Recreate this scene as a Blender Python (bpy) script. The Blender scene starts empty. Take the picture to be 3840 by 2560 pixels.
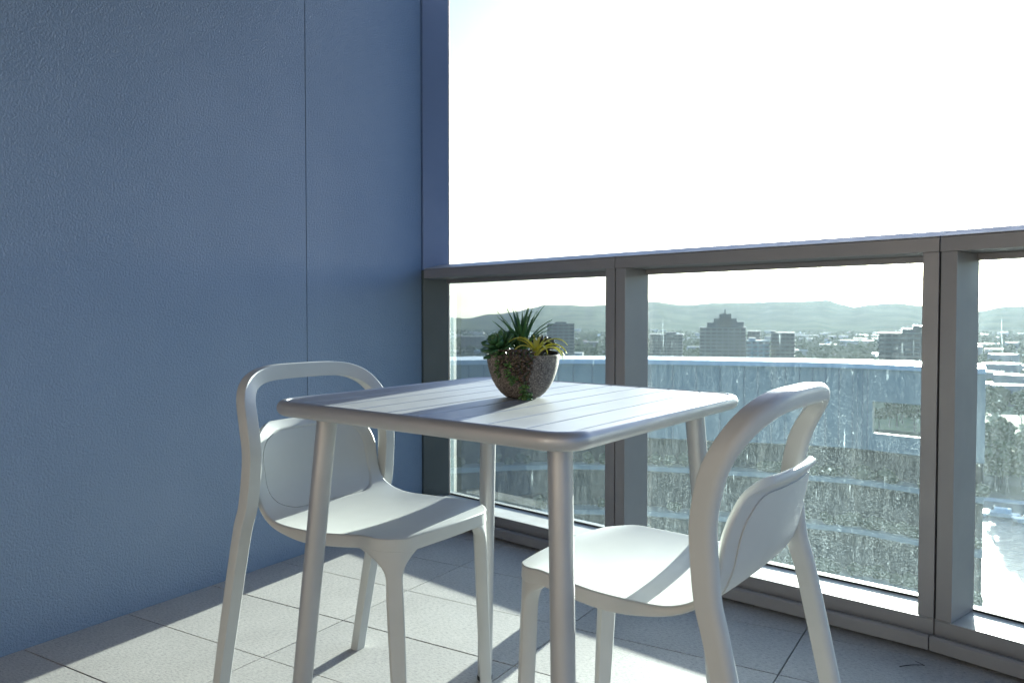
import bpy, bmesh, math, random
from mathutils import Vector, Matrix, noise
R = math.radians
scene = bpy.context.scene
COL = scene.collection

# ------------------------------------------------------------------ camera
CAM_Z = 0.9075
cam_data = bpy.data.cameras.new('camera')
cam = bpy.data.objects.new('camera', cam_data)
COL.objects.link(cam)
cam.location = (0, 0, CAM_Z)
cam.rotation_euler = (R(90 - 1.6852), 0, R(31.4))
cam_data.sensor_width = 36
cam_data.lens = 2985 / 3840 * 36
cam_data.clip_start = 0.05
cam_data.clip_end = 40000
cam_data.dof.use_dof = True
cam_data.dof.focus_distance = 1.75
cam_data.dof.aperture_fstop = 9.0
scene.camera = cam

# ------------------------------------------------------------------ light
SUN_AZ, SUN_EL = R(-3.2), R(8.4)          # azimuth from +Y towards +X
world = bpy.data.worlds.new('World')
scene.world = world
world.use_nodes = True
wn = world.node_tree
for n_ in list(wn.nodes):
    wn.nodes.remove(n_)
sky = wn.nodes.new('ShaderNodeTexSky')
sky.sky_type = 'NISHITA'
sky.sun_disc = False
sky.sun_elevation = SUN_EL
sky.sun_rotation = SUN_AZ
sky.altitude = 60
sky.air_density = 0.8
sky.dust_density = 2.4
sky.ozone_density = 4.0
bg = wn.nodes.new('ShaderNodeBackground')
bg.inputs['Strength'].default_value = 0.085
wo = wn.nodes.new('ShaderNodeOutputWorld')
wn.links.new(sky.outputs[0], bg.inputs['Color'])
wn.links.new(bg.outputs[0], wo.inputs['Surface'])

sd = bpy.data.lights.new('sun', 'SUN')
sd.energy = 5.0
sd.angle = R(0.55)
sd.color = (1.0, 0.93, 0.82)
sun = bpy.data.objects.new('sun', sd)
COL.objects.link(sun)
to_sun = Vector((math.sin(SUN_AZ) * math.cos(SUN_EL), math.cos(SUN_AZ) * math.cos(SUN_EL), math.sin(SUN_EL)))
sun.rotation_euler = to_sun.to_track_quat('Z', 'Y').to_euler()
sun.location = (0, 0, 30)

vs = scene.view_settings
vs.view_transform = 'Standard'
vs.look = 'None'
vs.gamma = 1.0
vs.use_curve_mapping = False
vs.exposure = 2.5
scene.render.engine = 'CYCLES'
scene.cycles.use_denoising = True
scene.cycles.max_bounces = 10
scene.cycles.transparent_max_bounces = 16
scene.cycles.volume_bounces = 0
scene.cycles.sample_clamp_indirect = 6.0
scene.cycles.caustics_reflective = False
scene.cycles.caustics_refractive = False

# ------------------------------------------------------------------ helpers
MATS = {}
def nt_new(name):
    m = bpy.data.materials.new(name)
    m.use_nodes = True
    nt = m.node_tree
    for n_ in list(nt.nodes):
        nt.nodes.remove(n_)
    out = nt.nodes.new('ShaderNodeOutputMaterial')
    return m, nt, out

def coords(nt, scale=(1, 1, 1), kind='Object', loc=(0, 0, 0)):
    tc = nt.nodes.new('ShaderNodeTexCoord')
    mp = nt.nodes.new('ShaderNodeMapping')
    mp.inputs['Scale'].default_value = scale
    mp.inputs['Location'].default_value = loc
    nt.links.new(tc.outputs[kind], mp.inputs['Vector'])
    return mp.outputs['Vector']

def noise_node(nt, vec, scale, detail=3, rough=0.55, dist=0.0):
    n_ = nt.nodes.new('ShaderNodeTexNoise')
    n_.inputs['Scale'].default_value = scale
    n_.inputs['Detail'].default_value = detail
    n_.inputs['Roughness'].default_value = rough
    n_.inputs['Distortion'].default_value = dist
    nt.links.new(vec, n_.inputs['Vector'])
    return n_.outputs['Fac']

def ramp(nt, fac, stops):
    r = nt.nodes.new('ShaderNodeValToRGB')
    els = r.color_ramp.elements
    while len(els) < len(stops):
        els.new(0.5)
    for e, (p, c) in zip(els, stops):
        e.position = p
        e.color = (c[0], c[1], c[2], 1) if isinstance(c, (tuple, list)) else (c, c, c, 1)
    nt.links.new(fac, r.inputs['Fac'])
    return r.outputs['Color']

def math_node(nt, op, a, b=None, clamp=False):
    n_ = nt.nodes.new('ShaderNodeMath')
    n_.operation = op
    n_.use_clamp = clamp
    for i, v in enumerate((a, b)):
        if v is None:
            continue
        if isinstance(v, (int, float)):
            n_.inputs[i].default_value = v
        else:
            nt.links.new(v, n_.inputs[i])
    return n_.outputs[0]

def bump_node(nt, height, strength, distance):
    b = nt.nodes.new('ShaderNodeBump')
    b.inputs['Strength'].default_value = strength
    b.inputs['Distance'].default_value = distance
    nt.links.new(height, b.inputs['Height'])
    return b.outputs['Normal']

def pmat(name, c1, c2=None, nscale=4.0, rough=0.5, rough2=None, metal=0.0, bump=None, spec=0.5,
         stretch=(1, 1, 1), detail=4, sub=0.0, lo=0.35, hi=0.65, kind='Object', coat=0.0, trans=0.0):
    """painted / solid surface: two tones mixed by noise, roughness variation and fine relief"""
    if name in MATS:
        return MATS[name]
    m, nt, out = nt_new(name)
    p = nt.nodes.new('ShaderNodeBsdfPrincipled')
    nt.links.new(p.outputs[0], out.inputs['Surface'])
    v = coords(nt, stretch, kind)
    f = noise_node(nt, v, nscale, detail)
    if c2 is None:
        c2 = tuple(min(1, x * 0.9) for x in c1)
    nt.links.new(ramp(nt, f, [(lo, c1), (hi, c2)]), p.inputs['Base Color'])
    if rough2 is not None:
        f2 = noise_node(nt, v, nscale * 2.3, 3)
        nt.links.new(ramp(nt, f2, [(0.3, rough), (0.7, rough2)]), p.inputs['Roughness'])
    else:
        p.inputs['Roughness'].default_value = rough
    p.inputs['Metallic'].default_value = metal
    p.inputs['Specular IOR Level'].default_value = spec
    p.inputs['Coat Weight'].default_value = coat
    if sub > 0:
        p.inputs['Subsurface Weight'].default_value = sub
        p.inputs['Subsurface Radius'].default_value = (0.002, 0.004, 0.001)
        p.inputs['Subsurface Scale'].default_value = 1.0
    if bump:
        sc, st, dist = bump
        nt.links.new(bump_node(nt, noise_node(nt, v, sc, 2), st, dist), p.inputs['Normal'])
    MATS[name] = m
    return m

def link(name, me, mat=None, parent=None, loc=None, smooth=False):
    o = bpy.data.objects.new(name, me)
    COL.objects.link(o)
    if mat is not None:
        if not me.materials:
            me.materials.append(mat)
    if parent is not None:
        o.parent = parent
    if loc is not None:
        o.location = loc
    if smooth:
        for p in me.polygons:
            p.use_smooth = True
    return o

def mesh(name, vs_, fs):
    me = bpy.data.meshes.new(name)
    me.from_pydata([tuple(v) for v in vs_], [], fs)
    me.validate()
    bm = bmesh.new()
    bm.from_mesh(me)
    bmesh.ops.recalc_face_normals(bm, faces=bm.faces)
    bm.to_mesh(me)
    bm.free()
    return me

def tag(o, label, cat, group=None, kind=None):
    if label: o['label'] = label
    if cat: o['category'] = cat
    if group: o['group'] = group
    if kind: o['kind'] = kind
    return o

def empty(name, loc, label, cat, group=None, rz=0.0):
    o = bpy.data.objects.new(name, None)
    o.empty_display_size = 0.1
    COL.objects.link(o)
    o.location = loc
    o.rotation_euler = (0, 0, rz)
    return tag(o, label, cat, group)

def struct(o):
    o['kind'] = 'structure'
    return o

def bevel(o, w, seg=2, ang=35):
    b = o.modifiers.new('bevel', 'BEVEL')
    b.width = w
    b.segments = seg
    b.limit_method = 'ANGLE'
    b.angle_limit = R(ang)
    b.harden_normals = True
    for p in o.data.polygons:
        p.use_smooth = True
    return o

def box_vf(x0, x1, y0, y1, z0, z1):
    v = [(x0, y0, z0), (x1, y0, z0), (x1, y1, z0), (x0, y1, z0), (x0, y0, z1), (x1, y0, z1), (x1, y1, z1), (x0, y1, z1)]
    f = [(0, 3, 2, 1), (4, 5, 6, 7), (0, 1, 5, 4), (1, 2, 6, 5), (2, 3, 7, 6), (3, 0, 4, 7)]
    return v, f

class MB:
    def __init__(s):
        s.v, s.f = [], []
    def add(s, v, f):
        n0 = len(s.v)
        s.v += [tuple(p) for p in v]
        s.f += [tuple(i + n0 for i in q) for q in f]
        return s
    def box(s, *a):
        return s.add(*box_vf(*a))
    def make(s, name):
        return mesh(name, s.v, s.f)

def box(name, b, mat, parent=None, bev=0.0, seg=2):
    o = link(name, mesh(name, *box_vf(*b)), mat, parent)
    if bev:
        bevel(o, bev, seg)
    return o

def catmull(pts, n):
    """smooth resampling of a polyline (tuples of any length)"""
    P = [pts[0]] + list(pts) + [pts[-1]]
    out = []
    for i in range(1, len(P) - 2):
        for k in range(n):
            t = k / n
            a, b, c, d = P[i - 1], P[i], P[i + 1], P[i + 2]
            out.append(tuple(0.5 * ((2 * b[j]) + (-a[j] + c[j]) * t + (2 * a[j] - 5 * b[j] + 4 * c[j] - d[j]) * t * t
                                    + (-a[j] + 3 * b[j] - 3 * c[j] + d[j]) * t ** 3) for j in range(len(b))))
    out.append(tuple(P[-2]))
    return out

def sweep(path, section, ref, closed=False, cap=True):
    """sweep section(i,t)->list of (a,b) along path; b runs along ref made square to the path, a across"""
    n = len(path)
    rings = []
    for i in range(n):
        p = Vector(path[i])
        if i == 0: T = Vector(path[1]) - p
        elif i == n - 1: T = p - Vector(path[-2])
        else: T = Vector(path[i + 1]) - Vector(path[i - 1])
        T.normalize()
        r = Vector(ref(i) if callable(ref) else ref)
        Bv = (r - T * r.dot(T)).normalized()
        A = Bv.cross(T).normalized()
        rings.append([p + A * a + Bv * b for a, b in section(i, i / (n - 1))])
    k = len(rings[0])
    v = [q for r in rings for q in r]
    f = []
    for i in range(n - 1):
        for j in range(k):
            f.append((i * k + j, i * k + (j + 1) % k, (i + 1) * k + (j + 1) % k, (i + 1) * k + j))
    if cap:
        f.append(tuple(range(k))[::-1])
        f.append(tuple((n - 1) * k + j for j in range(k)))
    return v, f

def circ(r, k=16):
    return [(r * math.cos(2 * math.pi * i / k), r * math.sin(2 * math.pi * i / k)) for i in range(k)]

def smootho(o, ang=40):
    me = o.data
    for p in me.polygons:
        p.use_smooth = True
    bm = bmesh.new(); bm.from_mesh(me)
    for e in bm.edges:
        if len(e.link_faces) == 2:
            e.smooth = e.calc_face_angle(0) < R(ang)
    bm.to_mesh(me); bm.free()
    return o

def sstep(a, b, x):
    t = max(0.0, min(1.0, (x - a) / (b - a)))
    return t * t * (3 - 2 * t)

rnd = random.Random(7)

# ------------------------------------------------------------------ materials
def wall_material():
    m, nt, out = nt_new('textured_wall_paint')
    p = nt.nodes.new('ShaderNodeBsdfPrincipled')
    nt.links.new(p.outputs[0], out.inputs['Surface'])
    v = coords(nt)
    f = noise_node(nt, v, 1.3, 5)
    nt.links.new(ramp(nt, f, [(0.3, (0.172, 0.244, 0.355)), (0.7, (0.215, 0.287, 0.402))]), p.inputs['Base Color'])
    p.inputs['Roughness'].default_value = 0.42
    p.inputs['Specular IOR Level'].default_value = 0.5
    a = noise_node(nt, v, 150, 2, 0.5, 0.4)
    b = noise_node(nt, v, 330, 1)
    h = math_node(nt, 'ADD', a, math_node(nt, 'MULTIPLY', b, 0.35))
    nt.links.new(bump_node(nt, h, 0.9, 0.0045), p.inputs['Normal'])
    return m
WALL = wall_material()

def tile_material():
    m, nt, out = nt_new('porcelain_floor_tile')
    p = nt.nodes.new('ShaderNodeBsdfPrincipled')
    nt.links.new(p.outputs[0], out.inputs['Surface'])
    v = coords(nt, (1, 1, 1))
    info = nt.nodes.new('ShaderNodeObjectInfo')
    vv = nt.nodes.new('ShaderNodeVectorMath'); vv.operation = 'ADD'
    cmb = nt.nodes.new('ShaderNodeCombineXYZ')
    nt.links.new(math_node(nt, 'MULTIPLY', info.outputs['Random'], 31.0), cmb.inputs[0])
    nt.links.new(math_node(nt, 'MULTIPLY', info.outputs['Random'], 17.0), cmb.inputs[1])
    nt.links.new(v, vv.inputs[0]); nt.links.new(cmb.outputs[0], vv.inputs[1])
    v = vv.outputs[0]
    st = nt.nodes.new('ShaderNodeMapping'); st.inputs['Scale'].default_value = (1, 2.6, 1)
    nt.links.new(v, st.inputs['Vector'])
    big = noise_node(nt, v, 5, 5, 0.6)
    grain = noise_node(nt, st.outputs[0], 80, 5, 0.85)
    fine = noise_node(nt, st.outputs[0], 420, 2, 0.6)
    c1 = ramp(nt, big, [(0.3, (0.45, 0.43, 0.41)), (0.7, (0.52, 0.50, 0.475))])
    c2 = ramp(nt, grain, [(0.36, (0.52, 0.52, 0.54)), (0.48, (0.92, 0.92, 0.93)), (0.66, (1.16, 1.15, 1.14))])
    c3 = ramp(nt, fine, [(0.3, (0.82, 0.82, 0.82)), (0.6, (1.04, 1.04, 1.04))])
    def mul(a, b):
        x = nt.nodes.new('ShaderNodeMix'); x.data_type = 'RGBA'; x.blend_type = 'MULTIPLY'
        x.inputs['Factor'].default_value = 1.0
        nt.links.new(a, x.inputs['A']); nt.links.new(b, x.inputs['B'])
        return x.outputs['Result']
    base = mul(mul(c1, c2), c3)
    tone = ramp(nt, info.outputs['Random'], [(0.0, (0.88, 0.88, 0.885)), (1.0, (1.05, 1.045, 1.04))])
    nt.links.new(mul(base, tone), p.inputs['Base Color'])
    p.inputs['Roughness'].default_value = 0.62
    p.inputs['Specular IOR Level'].default_value = 0.35
    h = math_node(nt, 'ADD', grain, math_node(nt, 'MULTIPLY', fine, 0.5))
    nt.links.new(bump_node(nt, h, 0.55, 0.0016), p.inputs['Normal'])
    return m
TILE = tile_material()
GROUT = pmat('dark_joint', (0.03, 0.032, 0.035), (0.05, 0.05, 0.052), 30, 0.95)
FRAME = pmat('bronze_grey_powder_coat', (0.27, 0.26, 0.265), (0.30, 0.285, 0.285), 3, 0.42, 0.55, metal=0.25, bump=(900, 0.12, 0.0006))
SILL = pmat('pale_aluminium_and_sheen', (0.50, 0.50, 0.50), (0.40, 0.39, 0.38), 9, 0.5, 0.62, metal=0.1, bump=(60, 0.1, 0.001))  # on the rail cap this paleness is painted sky reflection
CHAIR = pmat('pale_sage_powder_coat', (0.515, 0.52, 0.51), (0.485, 0.492, 0.482), 6, 0.42, 0.5, bump=(800, 0.10, 0.0005), spec=0.45)
TABLE = pmat('satin_silver_powder_coat', (0.43, 0.43, 0.44), (0.395, 0.395, 0.405), 7, 0.42, 0.50, metal=0.5, bump=(900, 0.08, 0.0005))
RUBBER = pmat('black_rubber', (0.015, 0.015, 0.016), (0.02, 0.02, 0.02), 20, 0.7)
SLAB = pmat('concrete_slab', (0.30, 0.30, 0.30), (0.24, 0.24, 0.24), 5, 0.9)

def glass_material():
    m, nt, out = nt_new('dusty_balustrade_glass')
    L = nt.links
    v = coords(nt)
    def stretched(sx, sz, loc=0.0):
        mp = nt.nodes.new('ShaderNodeMapping')
        mp.inputs['Scale'].default_value = (sx, 1, sz)
        mp.inputs['Location'].default_value = (loc, 0, loc * 0.7)
        L.new(v, mp.inputs['Vector'])
        return mp.outputs[0]
    specks = noise_node(nt, stretched(1, 0.75), 360, 2, 0.8)
    specks = ramp(nt, specks, [(0.50, 0.0), (0.70, 1.0)])
    spots = noise_node(nt, stretched(1, 0.9, 3.1), 75, 1, 0.5)
    spots = ramp(nt, spots, [(0.755, 0.0), (0.80, 1.0)])
    curtain = noise_node(nt, stretched(1, 0.12, 1.7), 60, 4, 0.7)
    curtain = ramp(nt, curtain, [(0.34, 0.55), (0.66, 1.0)])
    patch = noise_node(nt, stretched(1, 0.6, 5.0), 2.2, 2, 0.5)
    patch = ramp(nt, patch, [(0.3, 0.5), (0.7, 1.0)])
    # drips: long thin runs, cut into lengths
    drip = noise_node(nt, stretched(1, 0.06, 9.0), 125, 1, 0.4, 0.0)
    drip = ramp(nt, drip, [(0.70, 0.0), (0.74, 1.0)])
    cut = noise_node(nt, stretched(1, 0.8, 4.0), 7, 2, 0.6)
    cut = ramp(nt, cut, [(0.52, 0.0), (0.60, 1.0)])
    drip = math_node(nt, 'MULTIPLY', drip, cut)
    bead = noise_node(nt, stretched(1, 0.7, 8.0), 120, 1)
    drip = math_node(nt, 'MULTIPLY', drip, ramp(nt, bead, [(0.35, 0.3), (0.6, 1.0)]))
    # more dust towards the foot of the pane
    sep = nt.nodes.new('ShaderNodeSeparateXYZ'); L.new(v, sep.inputs[0])
    low = nt.nodes.new('ShaderNodeMapRange')
    low.inputs['From Min'].default_value = 0.0; low.inputs['From Max'].default_value = 1.0
    low.inputs['To Min'].default_value = 1.0; low.inputs['To Max'].default_value = 0.42
    L.new(sep.outputs['Z'], low.inputs['Value'])
    a = math_node(nt, 'MULTIPLY', specks, curtain)
    a = math_node(nt, 'MULTIPLY', a, patch)
    a = math_node(nt, 'MULTIPLY', a, low.outputs[0])
    a = math_node(nt, 'MULTIPLY', a, 0.21)
    veil = math_node(nt, 'MULTIPLY', math_node(nt, 'MULTIPLY', curtain, low.outputs[0]), 0.026)
    a = math_node(nt, 'ADD', a, veil)
    a = math_node(nt, 'ADD', a, math_node(nt, 'MULTIPLY', spots, 0.09))
    a = math_node(nt, 'ADD', a, math_node(nt, 'MULTIPLY', drip, 0.20), clamp=True)
    oi = nt.nodes.new('ShaderNodeObjectInfo'); sc_ = nt.nodes.new('ShaderNodeSeparateColor'); L.new(oi.outputs['Color'], sc_.inputs[0])
    a = math_node(nt, 'MULTIPLY', a, math_node(nt, 'MULTIPLY', sc_.outputs[0], 2.0), clamp=True)
    tr = nt.nodes.new('ShaderNodeBsdfTransparent'); tr.inputs['Color'].default_value = (0.80, 0.93, 0.94, 1)
    tl = nt.nodes.new('ShaderNodeBsdfTranslucent'); tl.inputs['Color'].default_value = (0.62, 0.84, 0.90, 1)
    df = nt.nodes.new('ShaderNodeBsdfDiffuse'); df.inputs['Color'].default_value = (0.8, 0.8, 0.8, 1)
    md = nt.nodes.new('ShaderNodeMixShader'); md.inputs[0].default_value = 0.2
    L.new(tl.outputs[0], md.inputs[1]); L.new(df.outputs[0], md.inputs[2])
    m1 = nt.nodes.new('ShaderNodeMixShader'); L.new(a, m1.inputs[0]); L.new(tr.outputs[0], m1.inputs[1]); L.new(md.outputs[0], m1.inputs[2])
    gl = nt.nodes.new('ShaderNodeBsdfGlossy'); gl.inputs['Roughness'].default_value = 0.02
    fr = nt.nodes.new('ShaderNodeFresnel'); fr.inputs['IOR'].default_value = 1.45
    m2 = nt.nodes.new('ShaderNodeMixShader'); L.new(math_node(nt, 'MULTIPLY', fr.outputs[0], 0.5), m2.inputs[0])
    L.new(m1.outputs[0], m2.inputs[1]); L.new(gl.outputs[0], m2.inputs[2])
    L.new(m2.outputs[0], out.inputs['Surface'])
    return m
GLASS = glass_material()
def clear_glass():
    m, nt, out = nt_new('clear_glass_face')
    tr = nt.nodes.new('ShaderNodeBsdfTransparent'); tr.inputs['Color'].default_value = (0.97, 0.99, 0.985, 1)
    nt.links.new(tr.outputs[0], out.inputs['Surface'])
    return m
CLEAR = clear_glass()
GEDGE = pmat('green_glass_edge', (0.05, 0.14, 0.12), (0.07, 0.17, 0.15), 8, 0.2)

# ------------------------------------------------------------------ floor
WX = -2.27
N0 = Vector((-2.213, 2.8606)); N1 = Vector((-1.178, 2.6385)); N2 = Vector((-0.1370, 2.4370))
N3 = N2 + Vector((math.cos(R(18.7)), -math.sin(R(18.7)))) * 1.06
N4 = N3 + Vector((math.cos(R(26)), -math.sin(R(26)))) * 1.06
NODES = [N0, N1, N2, N3, N4]
def seg_n(i):
    t = (NODES[i + 1] - NODES[i]).normalized()
    return t, Vector((-t.y, t.x))

def clip_poly(poly, p, n):
    """keep the side where (q-p).n <= 0"""
    out = []
    for i in range(len(poly)):
        a, b = poly[i], poly[(i + 1) % len(poly)]
        da, db = (a - p).dot(n), (b - p).dot(n)
        if da <= 0: out.append(a)
        if (da < 0 < db) or (db < 0 < da):
            out.append(a + (b - a) * (da / (da - db)))
    return out

floor = struct(bpy.data.objects.new('balcony_floor', None)); COL.objects.link(floor)
floor.location = (0, 1, 0)
slab_poly = [Vector((WX - 0.3, -1.6)), Vector((2.0, -1.6)), Vector((2.0, 1.9)), N3 + Vector((0.1, 0.3)), N2 + Vector((0, 0.28)), N1 + Vector((0, 0.28)), Vector((WX - 0.3, 3.18))]
def prism(poly, z0, z1):
    n = len(poly)
    v = [(p.x, p.y, z0) for p in poly] + [(p.x, p.y, z1) for p in poly]
    f = [tuple(range(n))[::-1], tuple(range(n, 2 * n))] + [(i, (i + 1) % n, n + (i + 1) % n, n + i) for i in range(n)]
    return v, f
v_, f_ = prism(slab_poly, -0.22, -0.012)
o = link('slab', mesh('slab', [(a, b - 1, c) for a, b, c in v_], f_), GROUT, floor)
TW, TD, GAP = 0.6020, 0.3063, 0.0032
x0s, y0s = WX + 0.001, 1.146 - TD * 9
for ix in range(7):
    for iy in range(16):
        xa, ya = x0s + ix * TW, y0s + iy * TD
        poly = [Vector((xa, ya)), Vector((xa + TW - GAP, ya)), Vector((xa + TW - GAP, ya + TD - GAP)), Vector((xa, ya + TD - GAP))]
        for i in range(4):
            t, nn = seg_n(i)
            poly = clip_poly(poly, NODES[i] + nn * 0.05, nn)
            if len(poly) < 3: break
        if len(poly) < 3: continue
        if xa > 1.7 or ya + TD < -0.9: continue
        c = sum(poly, Vector((0, 0))) / len(poly)
        dz = rnd.uniform(-0.0004, 0.0004)
        v_, f_ = prism([p - c for p in poly], -0.010, 0.0)
        o = link('floor_tile', mesh('floor_tile', v_, f_), TILE, floor, (c.x, c.y - 1, dz))
        bevel(o, 0.0008, 1)

# ------------------------------------------------------------------ wall on the left
wall = empty('balcony_wall', (WX, 1.0, 0), 'tall textured blue-grey side wall of the balcony with a vertical panel seam', 'wall')
def wpart(name, y0, y1, x0=-0.14, x1=0.0, z0=-0.008, z1=2.695, mat=WALL):
    return box(name, (x0, x1, y0 - 1.0, y1 - 1.0, z0, z1), mat, wall, 0.0015, 2)
for ya, yb in ((-1.6, -0.502), (-0.498, 0.848), (0.852, 2.2035), (2.2065, 2.918)):
    wpart('wall_panel', ya, yb)
box('backing', (-0.15, -0.006, -2.6, 1.925, 0.002, 2.69), GROUT, wall)

colm = empty('corner_column', (WX, 3.03, 0), 'smooth dark blue metal-clad column at the end of the side wall', 'column')
COLP = pmat('blue_grey_cladding', (0.13, 0.21, 0.39), (0.15, 0.23, 0.41), 2.5, 0.35, 0.5, metal=0.2, bump=(40, 0.05, 0.002))
cp = [Vector((-2.262, 2.922)), Vector((-2.174, 2.998)), Vector((-2.235, 3.05)), Vector((-2.5, 3.2)), Vector((-2.5, 2.922))]
v_, f_ = prism([Vector((p.x - WX, p.y - 3.03)) for p in cp], 1.129, 3.25)
bevel(link('cladding', mesh('cladding', v_, f_), COLP, colm), 0.002)
v_, f_ = prism([Vector((p.x - WX, p.y - 3.03)) for p in cp], -3, 1.127)
bevel(link('lower_cladding', mesh('lower_cladding', v_, f_), pmat('dark_teal_cladding', (0.055, 0.085, 0.10), (0.07, 0.10, 0.115), 2.5, 0.4, 0.5), colm), 0.002)  # same column face, darker tone below the rail
cp = [Vector((-2.180, 2.9945)), Vector((-2.170, 3.003)), Vector((-2.176, 3.012)), Vector((-2.186, 3.008))]
v_, f_ = prism([Vector((p.x - WX, p.y - 3.03)) for p in cp], -3, 3.249)
link('edge_trim', mesh('edge_trim', v_, f_), SILL, colm)

# ------------------------------------------------------------------ balustrade
bal = empty('glass_balustrade', (N1.x, N1.y, 0), 'dusty glass balustrade with bronze-grey metal posts and top rail around the balcony edge', 'balustrade')
OFFB = Vector((N1.x, N1.y, 0))
def node_off(i, d):
    """mitred offset of the balustrade line outwards by d"""
    if i == 0:
        t, n = seg_n(0); k = (WX + 0.057 - N0.x - n.x * d) / t.x
        return N0 + n * d + t * k
    if i == len(NODES) - 1:
        t, n = seg_n(i - 1); return NODES[i] + n * d
    _, a = seg_n(i - 1); _, b = seg_n(i)
    m = (a + b); m = m / m.length_squared * 2
    return NODES[i] + m * d
def extrude_profile(name, i, prof, mat, gap=0.0015, bev=0.0012):
    t, n = seg_n(i)
    k = len(prof)
    v = []
    for node, s in ((i, 1), (i + 1, -1)):
        for d, z in prof:
            q = node_off(node, d) + t * gap * s
            v.append((q.x - OFFB.x, q.y - OFFB.y, z))
    f = [tuple(range(k)), tuple(range(2 * k - 1, k - 1, -1))] + [(j, (j + 1) % k, k + (j + 1) % k, k + j) for j in range(k)]
    o = link(name, mesh(name, v, f), mat, bal)
    if bev: bevel(o, bev, 2, 25)
    return o
def seg_box(name, i, s0, s1, d0, d1, z0, z1, mat, bev=0.0012):
    """box along segment i between arc positions s0..s1 measured from its first node"""
    t, n = seg_n(i)
    v = []
    for z in (z0, z1):
        for s, d in ((s0, d0), (s1, d0), (s1, d1), (s0, d1)):
            q = NODES[i] + t * s + n * d
            v.append((q.x - OFFB.x, q.y - OFFB.y, z))
    f = [(0, 3, 2, 1), (4, 5, 6, 7), (0, 1, 5, 4), (1, 2, 6, 5), (2, 3, 7, 6), (3, 0, 4, 7)]
    o = link(name, mesh(name, v, f), mat, bal)
    if bev: bevel(o, bev, 2, 25)
    return o
for i in range(4):
    t, n = seg_n(i)
    Ls = (NODES[i + 1] - NODES[i]).length
    extrude_profile('base_track', i, [(-0.040, 0.012), (-0.040, 0.046), (-0.034, 0.052), (-0.002, 0.044), (-0.002, 0.012)], FRAME)
    extrude_profile('sill_frame', i, [(0.0, 0.006), (0.0, 0.084), (0.154, 0.083), (0.154, 0.006)], FRAME)
    extrude_profile('sill_plate', i, [(0.0015, 0.0845), (0.0015, 0.0862), (0.152, 0.0852), (0.152, 0.0835)], SILL, bev=0.0)
    extrude_profile('outer_frame', i, [(0.172, -0.05), (0.172, 0.086), (0.20, 0.086), (0.20, -0.05)], FRAME)
    extrude_profile('top_rail', i, [(0.0, 1.086), (0.0, 1.125), (0.112, 1.147), (0.17, 1.147), (0.183, 1.135), (0.183, 1.086)], FRAME, bev=0.001)
    extrude_profile('rail_cap_sheen', i, [(0.0006, 1.1268), (0.0006, 1.1284), (0.112, 1.1525), (0.171, 1.1525), (0.171, 1.1485), (0.112, 1.1485)], SILL, bev=0.0)  # pale colour paints in the sky's sheen on the sloped rail top
    extrude_profile('glazing_bead', i, [(0.135, 1.068), (0.135, 1.0855), (0.178, 1.0855), (0.178, 1.068)], FRAME)
    extrude_profile('gasket', i, [(0.150, 0.0855), (0.150, 0.0915), (0.1555, 0.0915), (0.1555, 0.0855)], RUBBER, bev=0.0)
    lw = 0.036 if i else 0.0
    rw = 0.042
    # posts: a leaf at the start of the segment and one at its end
    if i > 0:
        seg_box('post_leaf', i, 0.0035, 0.044, 0.0012, 0.153, 0.0872, 1.0855, FRAME)
        seg_box('post_core', i, -0.012, 0.012, 0.010, 0.15, 0.05, 1.12, GROUT, 0)
    seg_box('post_leaf', i, Ls - 0.042, Ls - 0.0015, 0.0012, 0.153, 0.0872, 1.0855, FRAME)
    # glass pane, its own frame: x along the rail, z up
    s0, s1 = (0.006 if i else -0.04), Ls - 0.006
    q = NODES[i] + t * s0 + n * 0.163
    w = s1 - s0
    v_, f_ = box_vf(0, w, -0.005, 0.005, 0.0, 1.005)
    me = mesh('glass_pane', v_, f_)
    me.materials.append(GLASS); me.materials.append(CLEAR); me.materials.append(GEDGE)
    for p in me.polygons:
        p.material_index = 0 if p.normal.y > 0.5 else (1 if p.normal.y < -0.5 else 2)
    g = link('glass_pane', me, None, bal, (q.x - OFFB.x, q.y - OFFB.y, 0.078))
    g.rotation_euler = (0, 0, math.atan2(t.y, t.x))
    g.color = ((0.42, 0.68, 0.80, 0.6)[i], 0.5, 0.5, 1)     # dust raised per pane to paint in glare near the sun (0.5 = average)

ceil = box('ceiling', (WX - 0.2, 2.0, -1.4, 2.5, 2.70, 2.9), pmat('grey_soffit', (0.2, 0.2, 0.2), (0.18, 0.18, 0.18), 1.0, 0.9))
struct(ceil)
# apartment wall behind the camera, which returns warm light to the balcony
fac = empty('apartment_facade', (0, -1.25, 0), 'warm rendered apartment facade with a sliding glass door closing the balcony behind', 'building')
CREAM = pmat('warm_render', (0.24, 0.20, 0.175), (0.21, 0.175, 0.15), 3, 0.85)
box('render_wall', (WX, -1.2, -0.15, 0, 0.0, 2.695), CREAM, fac)
box('render_wall', (1.4, 2.0, -0.15, 0, 0.0, 2.695), CREAM, fac)
box('lintel', (-1.2, 1.4, -0.15, 0, 2.3, 2.695), CREAM, fac)
box('door_glass', (-1.16, 1.36, -0.10, -0.09, 0.05, 2.28), pmat('dark_door_glass', (0.10, 0.09, 0.08), (0.12, 0.11, 0.09), 2, 0.08), fac)
for xx in (-1.19, 0.08, 1.35):
    box('door_frame', (xx - 0.03, xx + 0.03, -0.12, -0.05, 0.02, 2.3), FRAME, fac)

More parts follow.
